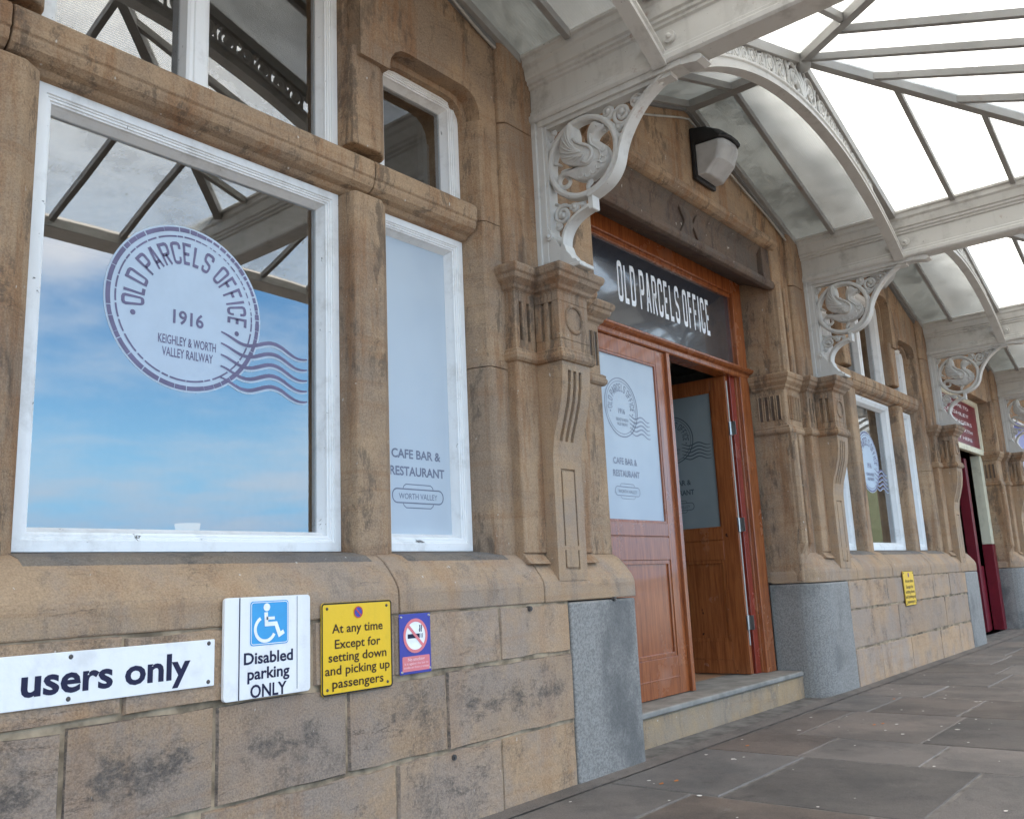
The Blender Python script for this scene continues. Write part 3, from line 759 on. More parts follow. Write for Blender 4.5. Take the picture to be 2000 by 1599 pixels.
ashlar([(.585, .812, [(7.11, 8.05, .2, .05, .75), (8.05, 8.62, .5, .1, .6), (8.62, 9.45, .3, .05, .7), (9.45, 10.05, .2, .1, .7), (10.05, 10.73, .4, .1, .6)]),
        (.288, .585, [(7.11, 8.28, .4, .12, .65), (8.28, 9.25, .6, .15, .5), (9.25, 9.8, .9, .1, .5), (9.8, 10.73, .7, .12, .55)]),
        (-.02, .288, [(7.11, 7.72, .05, .05, .75), (7.72, 8.55, .1, .05, .85), (8.55, 9.5, .1, .05, .75), (9.5, 10.2, 0, .05, .8), (10.2, 10.73, .1, .05, .85)])])
ashlar([(.585, .812, filler(rn, 15.2, 22, 7)), (.288, .585, filler(rn, 15.2, 22, 6)), (-.02, .288, filler(rn, 15.2, 22, 7))])
def guard(pts, z1=.806):
    b = B(); b.pz(pts, -.05, z1); return b.build('granite_guard', 'granite', building, bevel=0.012, seg=3)
guard([(3.434, -.004), (3.98, -.004)]+arc(3.98, .036, .04, -90, 0, 4)[1:]+[(4.02, .40), (3.434, .40)])
guard([(7.11, -.004), (7.11, .40), (DOOR_R-.005, .40)]+[(DOOR_R-.005, .24)]+[(6.735-.19*math.cos(rad(a)), .19-.194*math.sin(rad(a))) for a in range(0, 91, 10)])
guard([(10.73, -.004), (11.28, -.004), (11.30, .02), (11.305, .40), (10.73, .40)])
guard([(15.2, -.004), (15.2, .40), (PIER[5]-.55, .40), (PIER[5]-.55, .24)]+[(14.02-.17*math.cos(rad(a)), .19-.194*math.sin(rad(a))) for a in range(0, 91, 15)])

# ------------------------------------------------------------------ piers
def yz(front, z0, z1, back, n=26, gro=()):
    """section of a block whose front follows front(z); gro = (z0,z1,depth) sunk bands"""
    zs = sorted(set([z0+(z1-z0)*i/n for i in range(n+1)]+[q for g in gro for q in (g[0], g[0]+1e-4, g[1], g[1]+1e-4)]))
    def y(z):
        v = front(z)
        for a, c, d in gro:
            if a < z <= c: v += d
        return v
    return [(y(z), z) for z in zs if z0 <= z <= z1]+[(back, z1), (back, z0)]
def console_front(z):
    K = [(.90, 0.0), (1.44, 0.0), (1.50, -.003), (1.58, -.016), (1.66, -.042), (1.74, -.066), (1.82, -.080), (1.90, -.085), (2.5, -.085)]
    for (a, p), (c, q) in zip(K, K[1:]):
        if a <= z <= c: return p+(q-p)*(z-a)/(c-a)
    return 0.0
def pier(xc):
    e = thing_part('pier', xc)
    # shaft behind: strips below the capital and the shaft over it
    b = B()
    b.pz([(xc-.276, .14), (xc-.276, .070), (xc-.268, .062), (xc+.268, .062), (xc+.276, .070), (xc+.276, .14)], 1.035, 2.0)
    b.pz([(xc-.285, .14), (xc-.285, .10), (xc-.262, .072), (xc-.24, .07), (xc+.24, .07), (xc+.262, .072), (xc+.285, .10), (xc+.285, .14)], 2.38, 3.165)
    b.pz([(xc-.285, .14), (xc-.285, .10), (xc-.262, .074), (xc-.24, .072), (xc+.24, .072), (xc+.262, .074), (xc+.285, .10), (xc+.285, .14)], 3.17, WT)
    for sx in (-1, 1):                                   # stops at the foot of the strips
        b.prism([(xc+sx*.276, .08, 1.04), (xc+sx*.276, .03, .985), (xc+sx*.276, .14, .985), (xc+sx*.276, .14, 1.04)], (-sx*.15, 0, 0))
    b.build('pier_shaft', 'dressed_stone', e, bevel=0.006)
    c = B(); h = .115
    for u0, u1, gr in ((-h, -.070, ()), (-.070, -.046, ((1.56, 1.895, .022),)), (-.046, -.026, ()), (-.026, -.002, ((1.56, 1.895, .022),)), (-.002, .018, ()), (.018, .042, ((1.56, 1.895, .022),)), (.042, .071, ()), (.071, h, ())):
        c.px(yz(console_front, 1.46, 1.935, .12, 20, gr), xc+u0, xc+u1)
    for u0, u1, gr in ((-h, -.058, ()), (-.058, -.046, ((.955, 1.045, .012), (1.065, 1.43, .012))), (-.046, .046, ((.955, .966, .012), (1.419, 1.43, .012))), (.046, .058, ((.955, 1.045, .012), (1.065, 1.43, .012))), (.058, h, ())):
        c.px(yz(console_front, .905, 1.46, .12, 6, gr), xc+u0, xc+u1)
    c.build('console', 'plinth_stone', e)
    # capital
    k = B()
    path = [(xc-.276, .14), (xc-.276, .06), (xc-.122, .06), (xc-.122, -.088), (xc+.122, -.088), (xc+.122, .06), (xc+.276, .06), (xc+.276, .14)]
    cor = [(0, 2.275), (.004, 2.285), (.018, 2.295), (.022, 2.310), (.034, 2.320), (.050, 2.335), (.056, 2.355), (.066, 2.362), (.072, 2.385), (.068, 2.400), (-.02, 2.404), (-.02, 2.275)]
    bead = [(0, 1.935), (.010, 1.938), (.020, 1.950), (.022, 1.966), (.014, 1.982), (.018, 1.990), (.004, 2.0), (-.02, 2.0), (-.02, 1.935)]
    k.sweep(path, cor); k.sweep(path, bead)
    fl = lambda z: -.088
    def fluted(x0, x1, y, n, w=.024):
        xs = [x0]; m = (x1-x0-n*w)/(n+1)
        for i in range(n): xs += [xs[-1]+m, xs[-1]+m+w]
        xs.append(x1)
        for i, (p, q) in enumerate(zip(xs, xs[1:])): k.px(yz(lambda z: y, 1.99, 2.29, .14, 4, ((2.045, 2.235, .022),) if i % 2 else ()), p, q)
    fluted(xc-.276, xc-.122, .06, 2); fluted(xc+.122, xc+.276, .06, 2)
    # centre block: fluted cheeks, ring on the face
    for i, (y0, y1) in enumerate(((-.088, -.045), (-.045, -.022), (-.022, .002), (.002, .025), (.025, .06))):
        d = .020 if i % 2 else 0
        for z0, z1, dd in ((1.99, 2.045, 0), (2.045, 2.235, d), (2.235, 2.29, 0)):
            k.box(xc-.122+dd, xc+.122-dd, y0, y1, z0, z1)
    k.tube([(xc+.066*math.cos(a), -.088, 2.155+.066*math.sin(a)) for a in [2*math.pi*i/28 for i in range(29)]], .011, 8)
    k.build('capital', 'dressed_stone', e, bevel=0.004)
    return e
def thing_part(name, xc):
    o = bpy.data.objects.new(name, None); COL.objects.link(o); o.parent = building; o.empty_display_size = .1; return o
p0 = pier(PIER[2])
def copy_part(o, dx):
    c = o.copy(); COL.objects.link(c); c.location.x += dx
    for ch in list(o.children):
        d = ch.copy(); COL.objects.link(d); d.parent = c
    return c
for i in (1, 3, 4, 5, 6): copy_part(p0, PIER[i]-PIER[2])
# capitals carried along the flat wall and into the door reveals
def wall_capital(path, flutes):
    k = B()
    cor = [(0, 2.275), (.004, 2.285), (.018, 2.295), (.022, 2.310), (.034, 2.320), (.050, 2.335), (.056, 2.355), (.066, 2.362), (.072, 2.385), (.068, 2.400), (-.02, 2.404), (-.02, 2.275)]
    bead = [(0, 1.935), (.010, 1.938), (.020, 1.950), (.022, 1.966), (.014, 1.982), (.018, 1.990), (.004, 2.0), (-.02, 2.0), (-.02, 1.935)]
    k.sweep(path, cor); k.sweep(path, bead)
    for (ax, ay), (bx, by), n in flutes:
        d = Vector((bx-ax, by-ay, 0)); L = d.length; d.normalize(); nr = Vector((d.y, -d.x, 0))
        m = L/(2*n+1)
        for i in range(n):
            p = Vector((ax, ay, 0))+d*(m*(2*i+1))
            for zz0, zz1, q in ((2.045, 2.235, 0),):
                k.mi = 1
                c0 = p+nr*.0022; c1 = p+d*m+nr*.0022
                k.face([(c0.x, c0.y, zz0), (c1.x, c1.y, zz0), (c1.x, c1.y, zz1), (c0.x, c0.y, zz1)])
                k.mi = 0
                for s0, s1 in ((-.3, 0), (1, 1.3)):
                    a = p+d*m*s0; b2 = p+d*m*s1
                    k.prism([(a.x, a.y, zz0), (b2.x, b2.y, zz0), (b2.x+nr.x*.012, b2.y+nr.y*.012, zz0), (a.x+nr.x*.012, a.y+nr.y*.012, zz0)], (0, 0, zz1-zz0))
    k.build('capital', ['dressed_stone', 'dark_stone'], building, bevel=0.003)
wall_capital([(PIER[2]+.27, .12), (DOOR_L, .12), (DOOR_L, .38)], [((PIER[2]+.30, .12), (DOOR_L-.02, .12), 4)])
wall_capital([(DOOR_R, .38), (DOOR_R, .12), (PIER[3]-.27, .12)], [((DOOR_R, .36), (DOOR_R, .14), 4), ((DOOR_R+.03, .12), (PIER[3]-.30, .12), 4)])
wall_capital([(PIER[5]-.54, .38), (PIER[5]-.54, .12), (PIER[5]-.27, .12)], [((PIER[5]-.54, .36), (PIER[5]-.54, .14), 4)])

def corner_rib(x0):
    for z0, z1 in ((1.10, 1.936), (2.402, 3.12)):
        for k, sec in enumerate(([(.004, .16), (.004, .105), (.020, .082), (.050, .078), (.066, .095), (.066, .14)], [(.150, .14), (.150, .104), (.160, .098), (.205, .098), (.215, .104), (.215, .14)])):
            b = B(); b.pz([(x0+u, v) for u, v in sec], z0, z1)
            u0, u1, y = ((.004, .066, .08), (.150, .215, .10))[k]
            if z0 < 2: b.prism([(x0+u0, y, 1.10), (x0+u0, .16, 1.10), (x0+u0, .16, .97), (x0+u0, y+.03, 1.04)], (u1-u0, 0, 0))
            b.build('pier_rib', 'dressed_stone', building, bevel=.006)
corner_rib(DOOR_R); corner_rib(PIER[5]-.54)

# ------------------------------------------------------------------ cafe entrance
def entrance():
    s = B(); s.box(DOOR_L+.003, DOOR_R+.05, .205, .9, -.02, .152, .008); s.build('door_step', 'step_stone', building, bevel=0.01)
    s = B(); s.box(DOOR_L+.003, DOOR_R-.03, .185, .62, .153, .187, .006); s.build('threshold', 'threshold_stone', building, bevel=0.006)
    fx0, fx1, y = 4.10, 6.50, .38
    f = B()
    f.box(fx0, fx0+.11, y, y+.12, .187, 3.17); f.box(fx1-.155, fx1, y, y+.12, .187, 3.17)
    f.box(fx0+.11, fx1-.155, y, y+.12, 3.06, 3.17)
    for a, c in ((fx1-.165, fx1-.155), (fx0+.11, fx0+.12)): f.box(a, c, y+.03, y+.12, .187, 3.06)
    f.box(fx0+.11, fx1-.155, y+.02, y+.11, 3.03, 3.06)
    # transom bar with a moulded weathering
    f.px([(y+.12, 2.385), (y+.005, 2.385), (y-.004, 2.395), (y-.004, 2.42), (y-.03, 2.43), (y-.045, 2.445), (y-.045, 2.457), (y+.01, 2.472), (y+.12, 2.475)], fx0+.02, fx1+.015)
    fo = f.build('door_frame', 'hardwood', building, bevel=0.004)
    r = B(); r.box(fx1-.245, fx1-.165, y+.045, y+.12, .187, 2.385); r.build('door_rebate', 'hardwood_red', fo, bevel=0.003)
    leaf = make_leaf(.975)
    leaf.location = (4.245, .395, .192)
    o2 = copy_leaf(leaf); o2.location = (6.175, .43, .192); o2.rotation_euler = (0, 0, rad(180-88))
    return
def make_leaf(w):
    """door leaf in local space: x 0..w, y 0..0.045, z 0..2.19; outer face towards -y"""
    e = bpy.data.objects.new('door', None); COL.objects.link(e); e.parent = building; e.empty_display_size = .1
    H = 2.19; d = B(); st = .125
    rails = ((0, .225), (.815, .955), (.962, 1.045), (H-.10, H))
    for x0, x1 in ((0, st), (w-st, w)): d.box(x0, x1, 0, .045, 0, H)
    for z0, z1 in rails: d.box(st, w-st, .001, .044, z0, z1)
    d.box(st, w-st, .006, .040, .955, .962)
    # bottom boards groove and mouldings round the panel
    d.box(st, w-st, -.002, .002, .098, .106)
    for sgn, yy in ((1, .006), (-1, .039)):
        prof = [(0, yy), (0, yy+sgn*.010), (.022, yy+sgn*.016), (.026, yy+sgn*.010), (.026, yy)]
        d.frame(st, w-st, .225, .815, prof); d.frame(st, w-st, 1.045, H-.10, [(0, yy-sgn*.003), (0, yy+sgn*.010), (.014, yy+sgn*.014), (.014, yy)])
    d.box(st+.02, w-st-.02, .016, .030, .245, .795)
    d.box(w-.012, w+.028, -.022, .004, 0, H)        # cover strip on the meeting stile
    d.build('door_leaf', 'hardwood', e, bevel=0.003)
    g = B(); g.box(st+.008, w-st-.008, .018, .026, 1.05, H-.105); g.build('door_glass', 'frosted_glass', e)
    t = B(); cx = w/2-.075; F = lambda u, v: (u, .0165, v)
    cz, R = 1.752, .19; k = R/.302
    t.disc((cx, cz), .300*k, F, 64, .288*k); t.disc((cx, cz), .268*k, F, 64, .262*k)
    arc_text(t, cx, cz, .163*k, .240*k, 187, -6, F, .14)
    for sx in (-1, 1): t.disc((cx+sx*.200*k, cz-.054*k), .0095*k, F, 12)
    put_text(t, '1916', cx, cz-.036*k, .052*k, .0165, .118*k, .02)
    put_text(t, 'KEIGHLEY & WORTH', cx, cz-.123*k, .033*k, .0165, .222*k, .008)
    put_text(t, 'VALLEY RAILWAY', cx, cz-.167*k, .033*k, .0165, .195*k, .008)
    wavy(t, k, cx, cz, F, .0075)
    t.build('door_postmark', 'lettering_pale', e, recalc=False)
    t = B(); q = cafe_text(t, cx+.01, 1.375, .0165, .30); t.build('door_lettering', 'lettering_pale', e, recalc=False)
    t = B(); cafe_badge(t, *q); t.build('door_badge', 'lettering_pale', e, recalc=False)
    return e
def copy_leaf(e):
    """the second leaf hangs on its right edge: mirrored shape, lettering kept readable"""
    c = e.copy(); COL.objects.link(c)
    for ch in list(e.children):
        o = ch.copy(); COL.objects.link(o); o.parent = c
        if not any(q in ch.name for q in ('lettering', 'postmark', 'badge')):
            pass
        o.data = ch.data.copy()
        W = .975
        for v in o.data.vertices:
            # turned so that local x runs from the hinge (0) to the meeting stile, outer face towards +y
            if any(q in ch.name for q in ('lettering', 'postmark', 'badge')): v.co = Vector((W-(v.co.x+.07), -v.co.y, v.co.z))
            else: v.co = Vector((v.co.x, -v.co.y, v.co.z))
        if not any(q in ch.name for q in ('lettering', 'postmark', 'badge')): o.data.flip_normals()
        else: o.data.flip_normals()
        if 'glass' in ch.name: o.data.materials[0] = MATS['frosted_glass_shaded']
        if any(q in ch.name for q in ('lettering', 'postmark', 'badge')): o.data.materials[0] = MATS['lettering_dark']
    for z in (.36, 1.06, 1.78):
        h = B()
        h.cyl((-.012, -.0, z-.05), (0, 0, 1), .009, .10, 10); h.box(-.010, -.0015, -.045, .0, z-.05, z+.05); h.box(-.055, -.012, -.006, -.001, z-.05, z+.05)
        h.build('hinge', 'steel', c)
    s = B(); s.box(-.0045, -.001, -.032, -.016, .2, 2.15); s.build('door_seal', 'cable_grey', c)
    return c
entrance()

def shop_sign():
    s = thing('shop_sign', 'glossy black board lettered OLD PARCELS OFFICE in tall white capitals over the cafe doors', 'sign', (5.28, .43, 2.47))
    b = B(); b.box(4.205, 6.345, .418, .45, 2.474, 3.032); b.build('sign_board', 'black_sign', s, bevel=.002, rel=s.location)
    t = B(); y = .4165
    lay, tot = stroke_layout('OLD PARCELS OFFICE', .30, .34)
    x0, x1, z0, z1 = 4.735, 5.985, 2.665, 2.920; k = (x1-x0)/tot
    F = lambda u, v: (x0+u*k, y, z0+v*(z1-z0))
    for ch, x in lay:
        for pts, cl in GL[ch]:
            t.ribbon([(p[0]+x, p[1]*.94+.03) for p in pts], .15 if ch not in 'I' else .17, F, cl)
    t.build('sign_lettering', 'lettering_white', s, recalc=False, rel=s.location)
shop_sign()

# ------------------------------------------------------------------ doorway with the maroon board
def doorway():
    L, R = PIER[4]+.54, PIER[5]-.54
    b = B(); y = .30
    for u, v in ((R-.16, R-.005), (L+.01, L+.16)):
        b = B(); b.box(u, v, y, y+.12, 1.14, 2.36, .004); p = b.build('doorway_post', 'cream_paint', building, bevel=.004)
        b = B(); b.box(u-.004, v+.002, y-.006, y+.125, 0, 1.139, .004); b.build('post_base', 'maroon_paint', p, bevel=.004)
    b = B(); b.box(R-.62, R-.50, y+.10, y+.22, 0, 2.30, .004); p = b.build('gate_post', 'maroon_paint', building, bevel=.004)
    b = B(); b.box(R-.498, R-.17, y+.14, y+.16, 0, .85); b.build('gate_panel', 'maroon_paint', p, bevel=.004)
    s = thing('station_sign', 'maroon board in a cream frame with white lettering over the far dark doorway', 'sign', ((L+R)/2, .28, 2.36))
    o = B(); o.box(L+.10, R-.06, .285, .31, 2.43, 3.04); o.build('sign_board', 'maroon_paint', s, rel=s.location)
    o = B(); o.frame(L+.02, R-.005, 2.36, 3.12, [(0, .32), (0, .262), (.03, .256), (.075, .262), (.09, .30), (.09, .32)]); o.build('sign_frame', 'cream_paint', s, rel=s.location)
    t = B()
    for i, (w, ln) in enumerate((('WELCOME TO', 1.55), ('KEIGHLEY', 1.5), ('PASSENGERS', 1.75), ('FOR WORTH', 1.7), ('VALLEY HERE', 1.55))):
        put_text(t, w, (L+R)/2+.10, 2.96-i*.108, .046, .2838, ln*.85, .0)
    t.build('sign_lettering', 'lettering_white', s, recalc=False, rel=s.location)
    bs = thing('wall_sign', 'plain blue board on the wall past the last canopy bracket', 'sign', (16.2, .09, 2.1))
    o = B(); o.box(15.2, 17.4, .085, .115, 2.15, 3.0, .004); o.build('sign_board', 'sign_blue', bs, rel=bs.location)
    o = B(); o.frame(15.18, 17.42, 2.13, 3.02, [(0, .118), (0, .075), (.03, .075), (.03, .118)]); o.build('sign_frame', 'sign_white', bs, rel=bs.location)
doorway()

# ------------------------------------------------------------------ inside and the back of the building
def inside():
    b = B()
    b.box(-10, -9.6, .46, 9, -.3, WT); b.box(22, 22.4, .46, 9, -.3, WT); b.box(-10, 22.4, 8.6, 9, -.3, WT)
    b.build('rear_wall', 'dressed_stone', building)
    b = B(); b.box(-10, 22.4, .13, 9, WT, WT+.25); b.build('roof', 'roof_slate', building)
    b = B()
    b.box(-9.6, -.5, 5.0, 5.1, .18, 3.9); b.box(-.5, 12.0, 5.0, 5.1, .18, 3.9)
    b.box(-3.6, -3.5, .46, 5.0, .18, 3.9); b.box(12.0, 12.1, .46, 5.0, .18, 3.9)
    b.box(-3.5, 12.0, .46, 5.0, 3.9, 4.0)
    for x0, x1 in ((-3.6, .0), (3.02, DOOR_L+.08), (DOOR_R-.05, 7.55), (10.3, 12)): b.box(x0, x1, .462, .50, .18, 3.9)
    b.build('interior_wall', 'interior_paint', building)
    b = B(); b.box(-3.5, 12.0, .55, 5.0, .10, .185); b.build('interior_floor', 'interior_floor', building)
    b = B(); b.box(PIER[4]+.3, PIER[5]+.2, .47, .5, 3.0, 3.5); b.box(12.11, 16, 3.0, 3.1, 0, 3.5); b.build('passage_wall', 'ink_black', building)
    # a bulkhead over the open leaf
    b = B()
    for i in range(5): b.bar((4.4+i*.5, 1.0, 2.62), (4.4+i*.5, 3.5, 2.62), .03, .03)
    b.box(4.2, 6.5, .9, 4.5, 2.66, 2.70); b.build('lobby_ceiling', 'interior_paint', building)
    l = thing('table_lamp', 'lit cream table lamp inside behind the sill of the big postmark window', 'lamp', (2.05, .95, .18))
    o = B(); o.cyl((0, 0, 0), (0, 0, 1), .012, .95, 10); o.cyl((0, 0, 0), (0, 0, 1), .10, .02, 20); o.build('lamp_stand', 'ink_black', l)
    o = B(); o.cyl((0, 0, .93), (0, 0, 1), .036, .10, 24, .052); o.build('lamp_shade', 'lit_shade', l, smooth=False)
inside()

# ------------------------------------------------------------------ wall signs
def plate(name, label, x0, x1, z0, z1, mat, r=.012, th=.006, y=-.006, rim=None):
    cx, cz = (x0+x1)/2, (z0+z1)/2
    s = thing(name, label, 'sign', (cx, y, cz)); s['mi'] = 0; del s['mi']
    b = B(); b.py(roundrect(x0, x1, z0, z1, r), y-th, y)
    b.build('sign_plate', mat, s, bevel=.0015, rel=s.location)
    def part(nm, bb, m):
        return bb.build(nm, m, s, recalc=False, rel=s.location)
    return s, y-th, part
def screws(part, pts, y, r=.0065, m='screw_metal'):
    for x, z in pts:
        b = B(); b.cyl((x, y, z), (0, -1, 0), r, .004, 12, r*.6); part('screw', b, m)
def signs():
    s, y, part = plate('parking_sign', 'long white plate lettered users only low on the ashlar at the near end', .25, 1.580, .642, .778, 'sign_white', .003, .004)
    t = B(); put_text(t, 'users only', 1.262, .712, .074, y-.0008, .475, .027); part('sign_lettering', t, 'ink_navy')
    screws(part, [(1.56, .767), (1.56, .655), (1.148, .764), (1.146, .656), (.3, .767), (.3, .655)], y)
    s, y, part = plate('disabled_sign', 'white disabled parking plate with a blue wheelchair panel beside the yellow plate', 1.606, 1.931, .588, .898, 'sign_white', .012, .014)
    d = B(); yy = y-.001; F = lambda u, v: (u, yy, v); F2 = lambda u, v: (u, yy-.001, v); F3 = lambda u, v: (u, yy-.002, v)
    bx0, bx1, bz0, bz1 = 1.697, 1.842, .747, .884
    d.mi = 0; d.face([F(*p) for p in reversed(roundrect(bx0, bx1, bz0, bz1, .010))]); d.mi = 1
    d.ribbon(roundrect(bx0+.004, bx1-.004, bz0+.004, bz1-.004, .008), .0022, F2, True)
    q = lambda u, v: (bx0+(bx1-bx0)*u, bz0+(bz1-bz0)*v)
    hd = q(.42, .855); d.disc(hd, .0125, F2, 20)
    d.ribbon([q(.40, .74), q(.415, .47), q(.66, .47), q(.76, .215), q(.875, .275)], .0135, F2)
    d.ribbon([q(.415, .60), q(.63, .60)], .0095, F2)
    d.ribbon([(hd[0]*0+q(.385, .365)[0]+.0375*math.cos(rad(a)), q(.385, .365)[1]+.0375*math.sin(rad(a))) for a in range(118, 338, 8)], .0105, F2)
    part('wheelchair_symbol', d, ['sign_cyan', 'lettering_white'])
    t = B()
    put_text(t, 'Disabled', 1.768, .711, .036, yy, .185, .024); put_text(t, 'parking', 1.768, .664, .036, yy, .158, .024); put_text(t, 'ONLY', 1.768, .611, .040, yy, .136, .02)
    part('sign_lettering', t, 'ink_navy')
    g = B(); g.box(1.657, 1.6595, y-.0025, y-.0005, .589, .897); g.box(1.8765, 1.8775, y-.0015, y-.0005, .60, .895); part('plate_seam', g, 'ink_navy')
    yellow = yellow_sign(1.985, 'yellow no waiting plate with black lettering beside the small blue no smoking plate')
    c = yellow.copy(); COL.objects.link(c); c['label'] = 'yellow no waiting plate alone on the wall under the far windows'
    for ch in list(yellow.children):
        k = ch.copy(); COL.objects.link(k); k.parent = c
    yellow['group'] = c['group'] = 'yellow no waiting plates'
    c.location = (8.635, -.010, .702)
    # no smoking
    s, y, part = plate('no_smoking_sign', 'small blue plate with pink ringed no smoking symbol and pink panel', 2.346, 2.509, .591, .809, 'sign_blue', .003, .003)
    cx, cz = 2.4275, .728; F = lambda u, v: (u, y-.001, v); F2 = lambda u, v: (u, y-.0016, v); F3 = lambda u, v: (u, y-.0022, v)
    d = B(); d.mi = 1; d.disc((cx, cz), .052, F, 40); d.mi = 0; d.disc((cx, cz), .063, F2, 48, .051)
    d.mi = 2
    for a in ((-.040, -.006, .010, .010), (.014, .010, .018, .010), (.024, .010, .028, .010)):
        pass
    d.face([F2(*p) for p in [(cx-.041, cz-.009), (cx-.041, cz+.007), (cx+.022, cz+.007), (cx+.022, cz-.009)]])
    for u in (.027, .034): d.face([F2(*p) for p in [(cx+u, cz-.009), (cx+u, cz+.007), (cx+u+.003, cz+.007), (cx+u+.003, cz-.009)]])
    for u in (.022, .031): d.ribbon([(cx+u, cz+.013), (cx+u-.002, cz+.020), (cx+u+.002, cz+.028), (cx+u, cz+.038)], .005, F2)
    d.mi = 0; d.ribbon([(cx-.041, cz+.041), (cx+.041, cz-.041)], .0115, F3)
    d.face([F(*p) for p in roundrect(2.358, 2.500, .601, .655, .005)])
    part('no_smoking_symbol', d, ['sign_pink', 'lettering_white', 'ink_navy'])
    t = B(); put_text(t, 'No smoking', 2.428, .644, .012, y-.0022, .086, .02)
    put_text(t, 'It is against the law to', 2.429, .629, .0085, y-.0022, .122, .01); put_text(t, 'smoke on these premises', 2.429, .616, .0085, y-.0022, .130, .01)
    part('sign_lettering', t, 'lettering_pink')
    screws(part, [(2.356, .798), (2.5, .8), (2.356, .6), (2.5, .606)], y, .005, 'steel')
def yellow_sign(x0, label):
    x1, z0, z1 = x0+.323, .558, .866
    s, y, part = plate('no_waiting_sign', label, x0, x1, z0, z1, 'sign_yellow', .012, .004, -.006)
    e = B(); F = lambda u, v: (u, y-.0006, v); e.ribbon(roundrect(x0+.0035, x1-.0035, z0+.0035, z1-.0035, .010), .0055, F, True); part('sign_border', e, 'ink_black')
    cx = (x0+x1)/2
    d = B(); F2 = lambda u, v: (u, y-.0012, v)
    d.mi = 0; d.disc((cx+.002, .829), .018, F2, 32); d.mi = 1; F3 = lambda u, v: (u, y-.0018, v)
    d.disc((cx+.002, .829), .0205, F3, 32, .0168); d.ribbon([(cx-.011, .842), (cx+.015, .816)], .005, F3)
    part('no_waiting_symbol', d, ['sign_blue', 'sign_red'])
    t = B()
    for w, z, ww, h in (('At any time', .779, .232, .031), ('Except for', .727, .208, .031), ('setting down', .684, .264, .031), ('and picking up', .641, .294, .031), ('passengers', .597, .232, .031)):
        put_text(t, w, cx, z, h, y-.0012, ww, .012)
    part('sign_lettering', t, 'ink_brown')
    screws(part, [(x0+.025, z1-.02), (x1-.025, z1-.02), (x0+.025, z0+.02), (x1-.025, z0+.02)], y, .0055)
    return s
signs()

def studs():
    for i, (x, z) in enumerate(((3.13, .792), (3.80, .806), (2.62, .262))):
        b = B(); b.cyl((x, .01, z), (0, -1, 0), .011, .022, 14); b.cyl((x, -.011, z), (0, -1, 0), .006, .006, 10)
        b.build('wall_stud', 'screw_metal', building)
studs()

# ------------------------------------------------------------------ canopy
canopy = thing('glazed_canopy', 'white iron canopy of hipped glass bays on scrolled winged beast brackets along the station front', 'canopy')
ZR, ZG, YN, YG, YF = 4.15, 3.60, -.73, -2.25, -2.72
def cpart(b, name, mat, **k): return b.build(name, mat, canopy, **k)
def beam(x):
    hp = [(.060, 3.235), (.070, 3.247), (.070, 3.272), (.056, 3.282), (.056, 3.298), (.046, 3.304), (.046, 3.425), (.058, 3.432), (.058, 3.446), (.070, 3.452), (.070, 3.468), (.082, 3.475), (.092, 3.53), (.104, 3.545), (.106, 3.578), (.120, 3.585), (.120, 3.602)]
    sec = [(u, z) for u, z in hp]+[(-u, z) for u, z in reversed(hp)]
    b = B(); b.prism([(x+u, .072, z) for u, z in sec], (0, -2.82, 0))
    for sx in (-1, 1):
        for yy in (-.64, -.76):
            b.cyl((x+sx*.046, yy, 3.36), (sx, 0, 0), .030, .018, 14); b.sphere((x+sx*.068, yy, 3.36), .014, 8)
    b.box(x-.05, x+.05, .072, .10, 3.0, 3.60)
    cpart(b, 'cross_beam', 'iron_paint', bevel=.002)
def gutter(x0, x1):
    b = B(); hp = [(YF, 3.355), (YF, 3.42), (YF-.05, 3.455), (YF-.24, 3.47), (YF-.27, 3.45), (YF-.27, 3.40), (YF-.23, 3.365), (YF-.20, 3.355)]
    b.px(hp, x0, x1); cpart(b, 'gutter_beam', 'iron_paint', bevel=.004)
def slope_z(x, x0, x1):
    xm = (x0+x1)/2; h = x1-.11-xm
    return ZR-(ZR-ZG)*abs(x-xm)/h
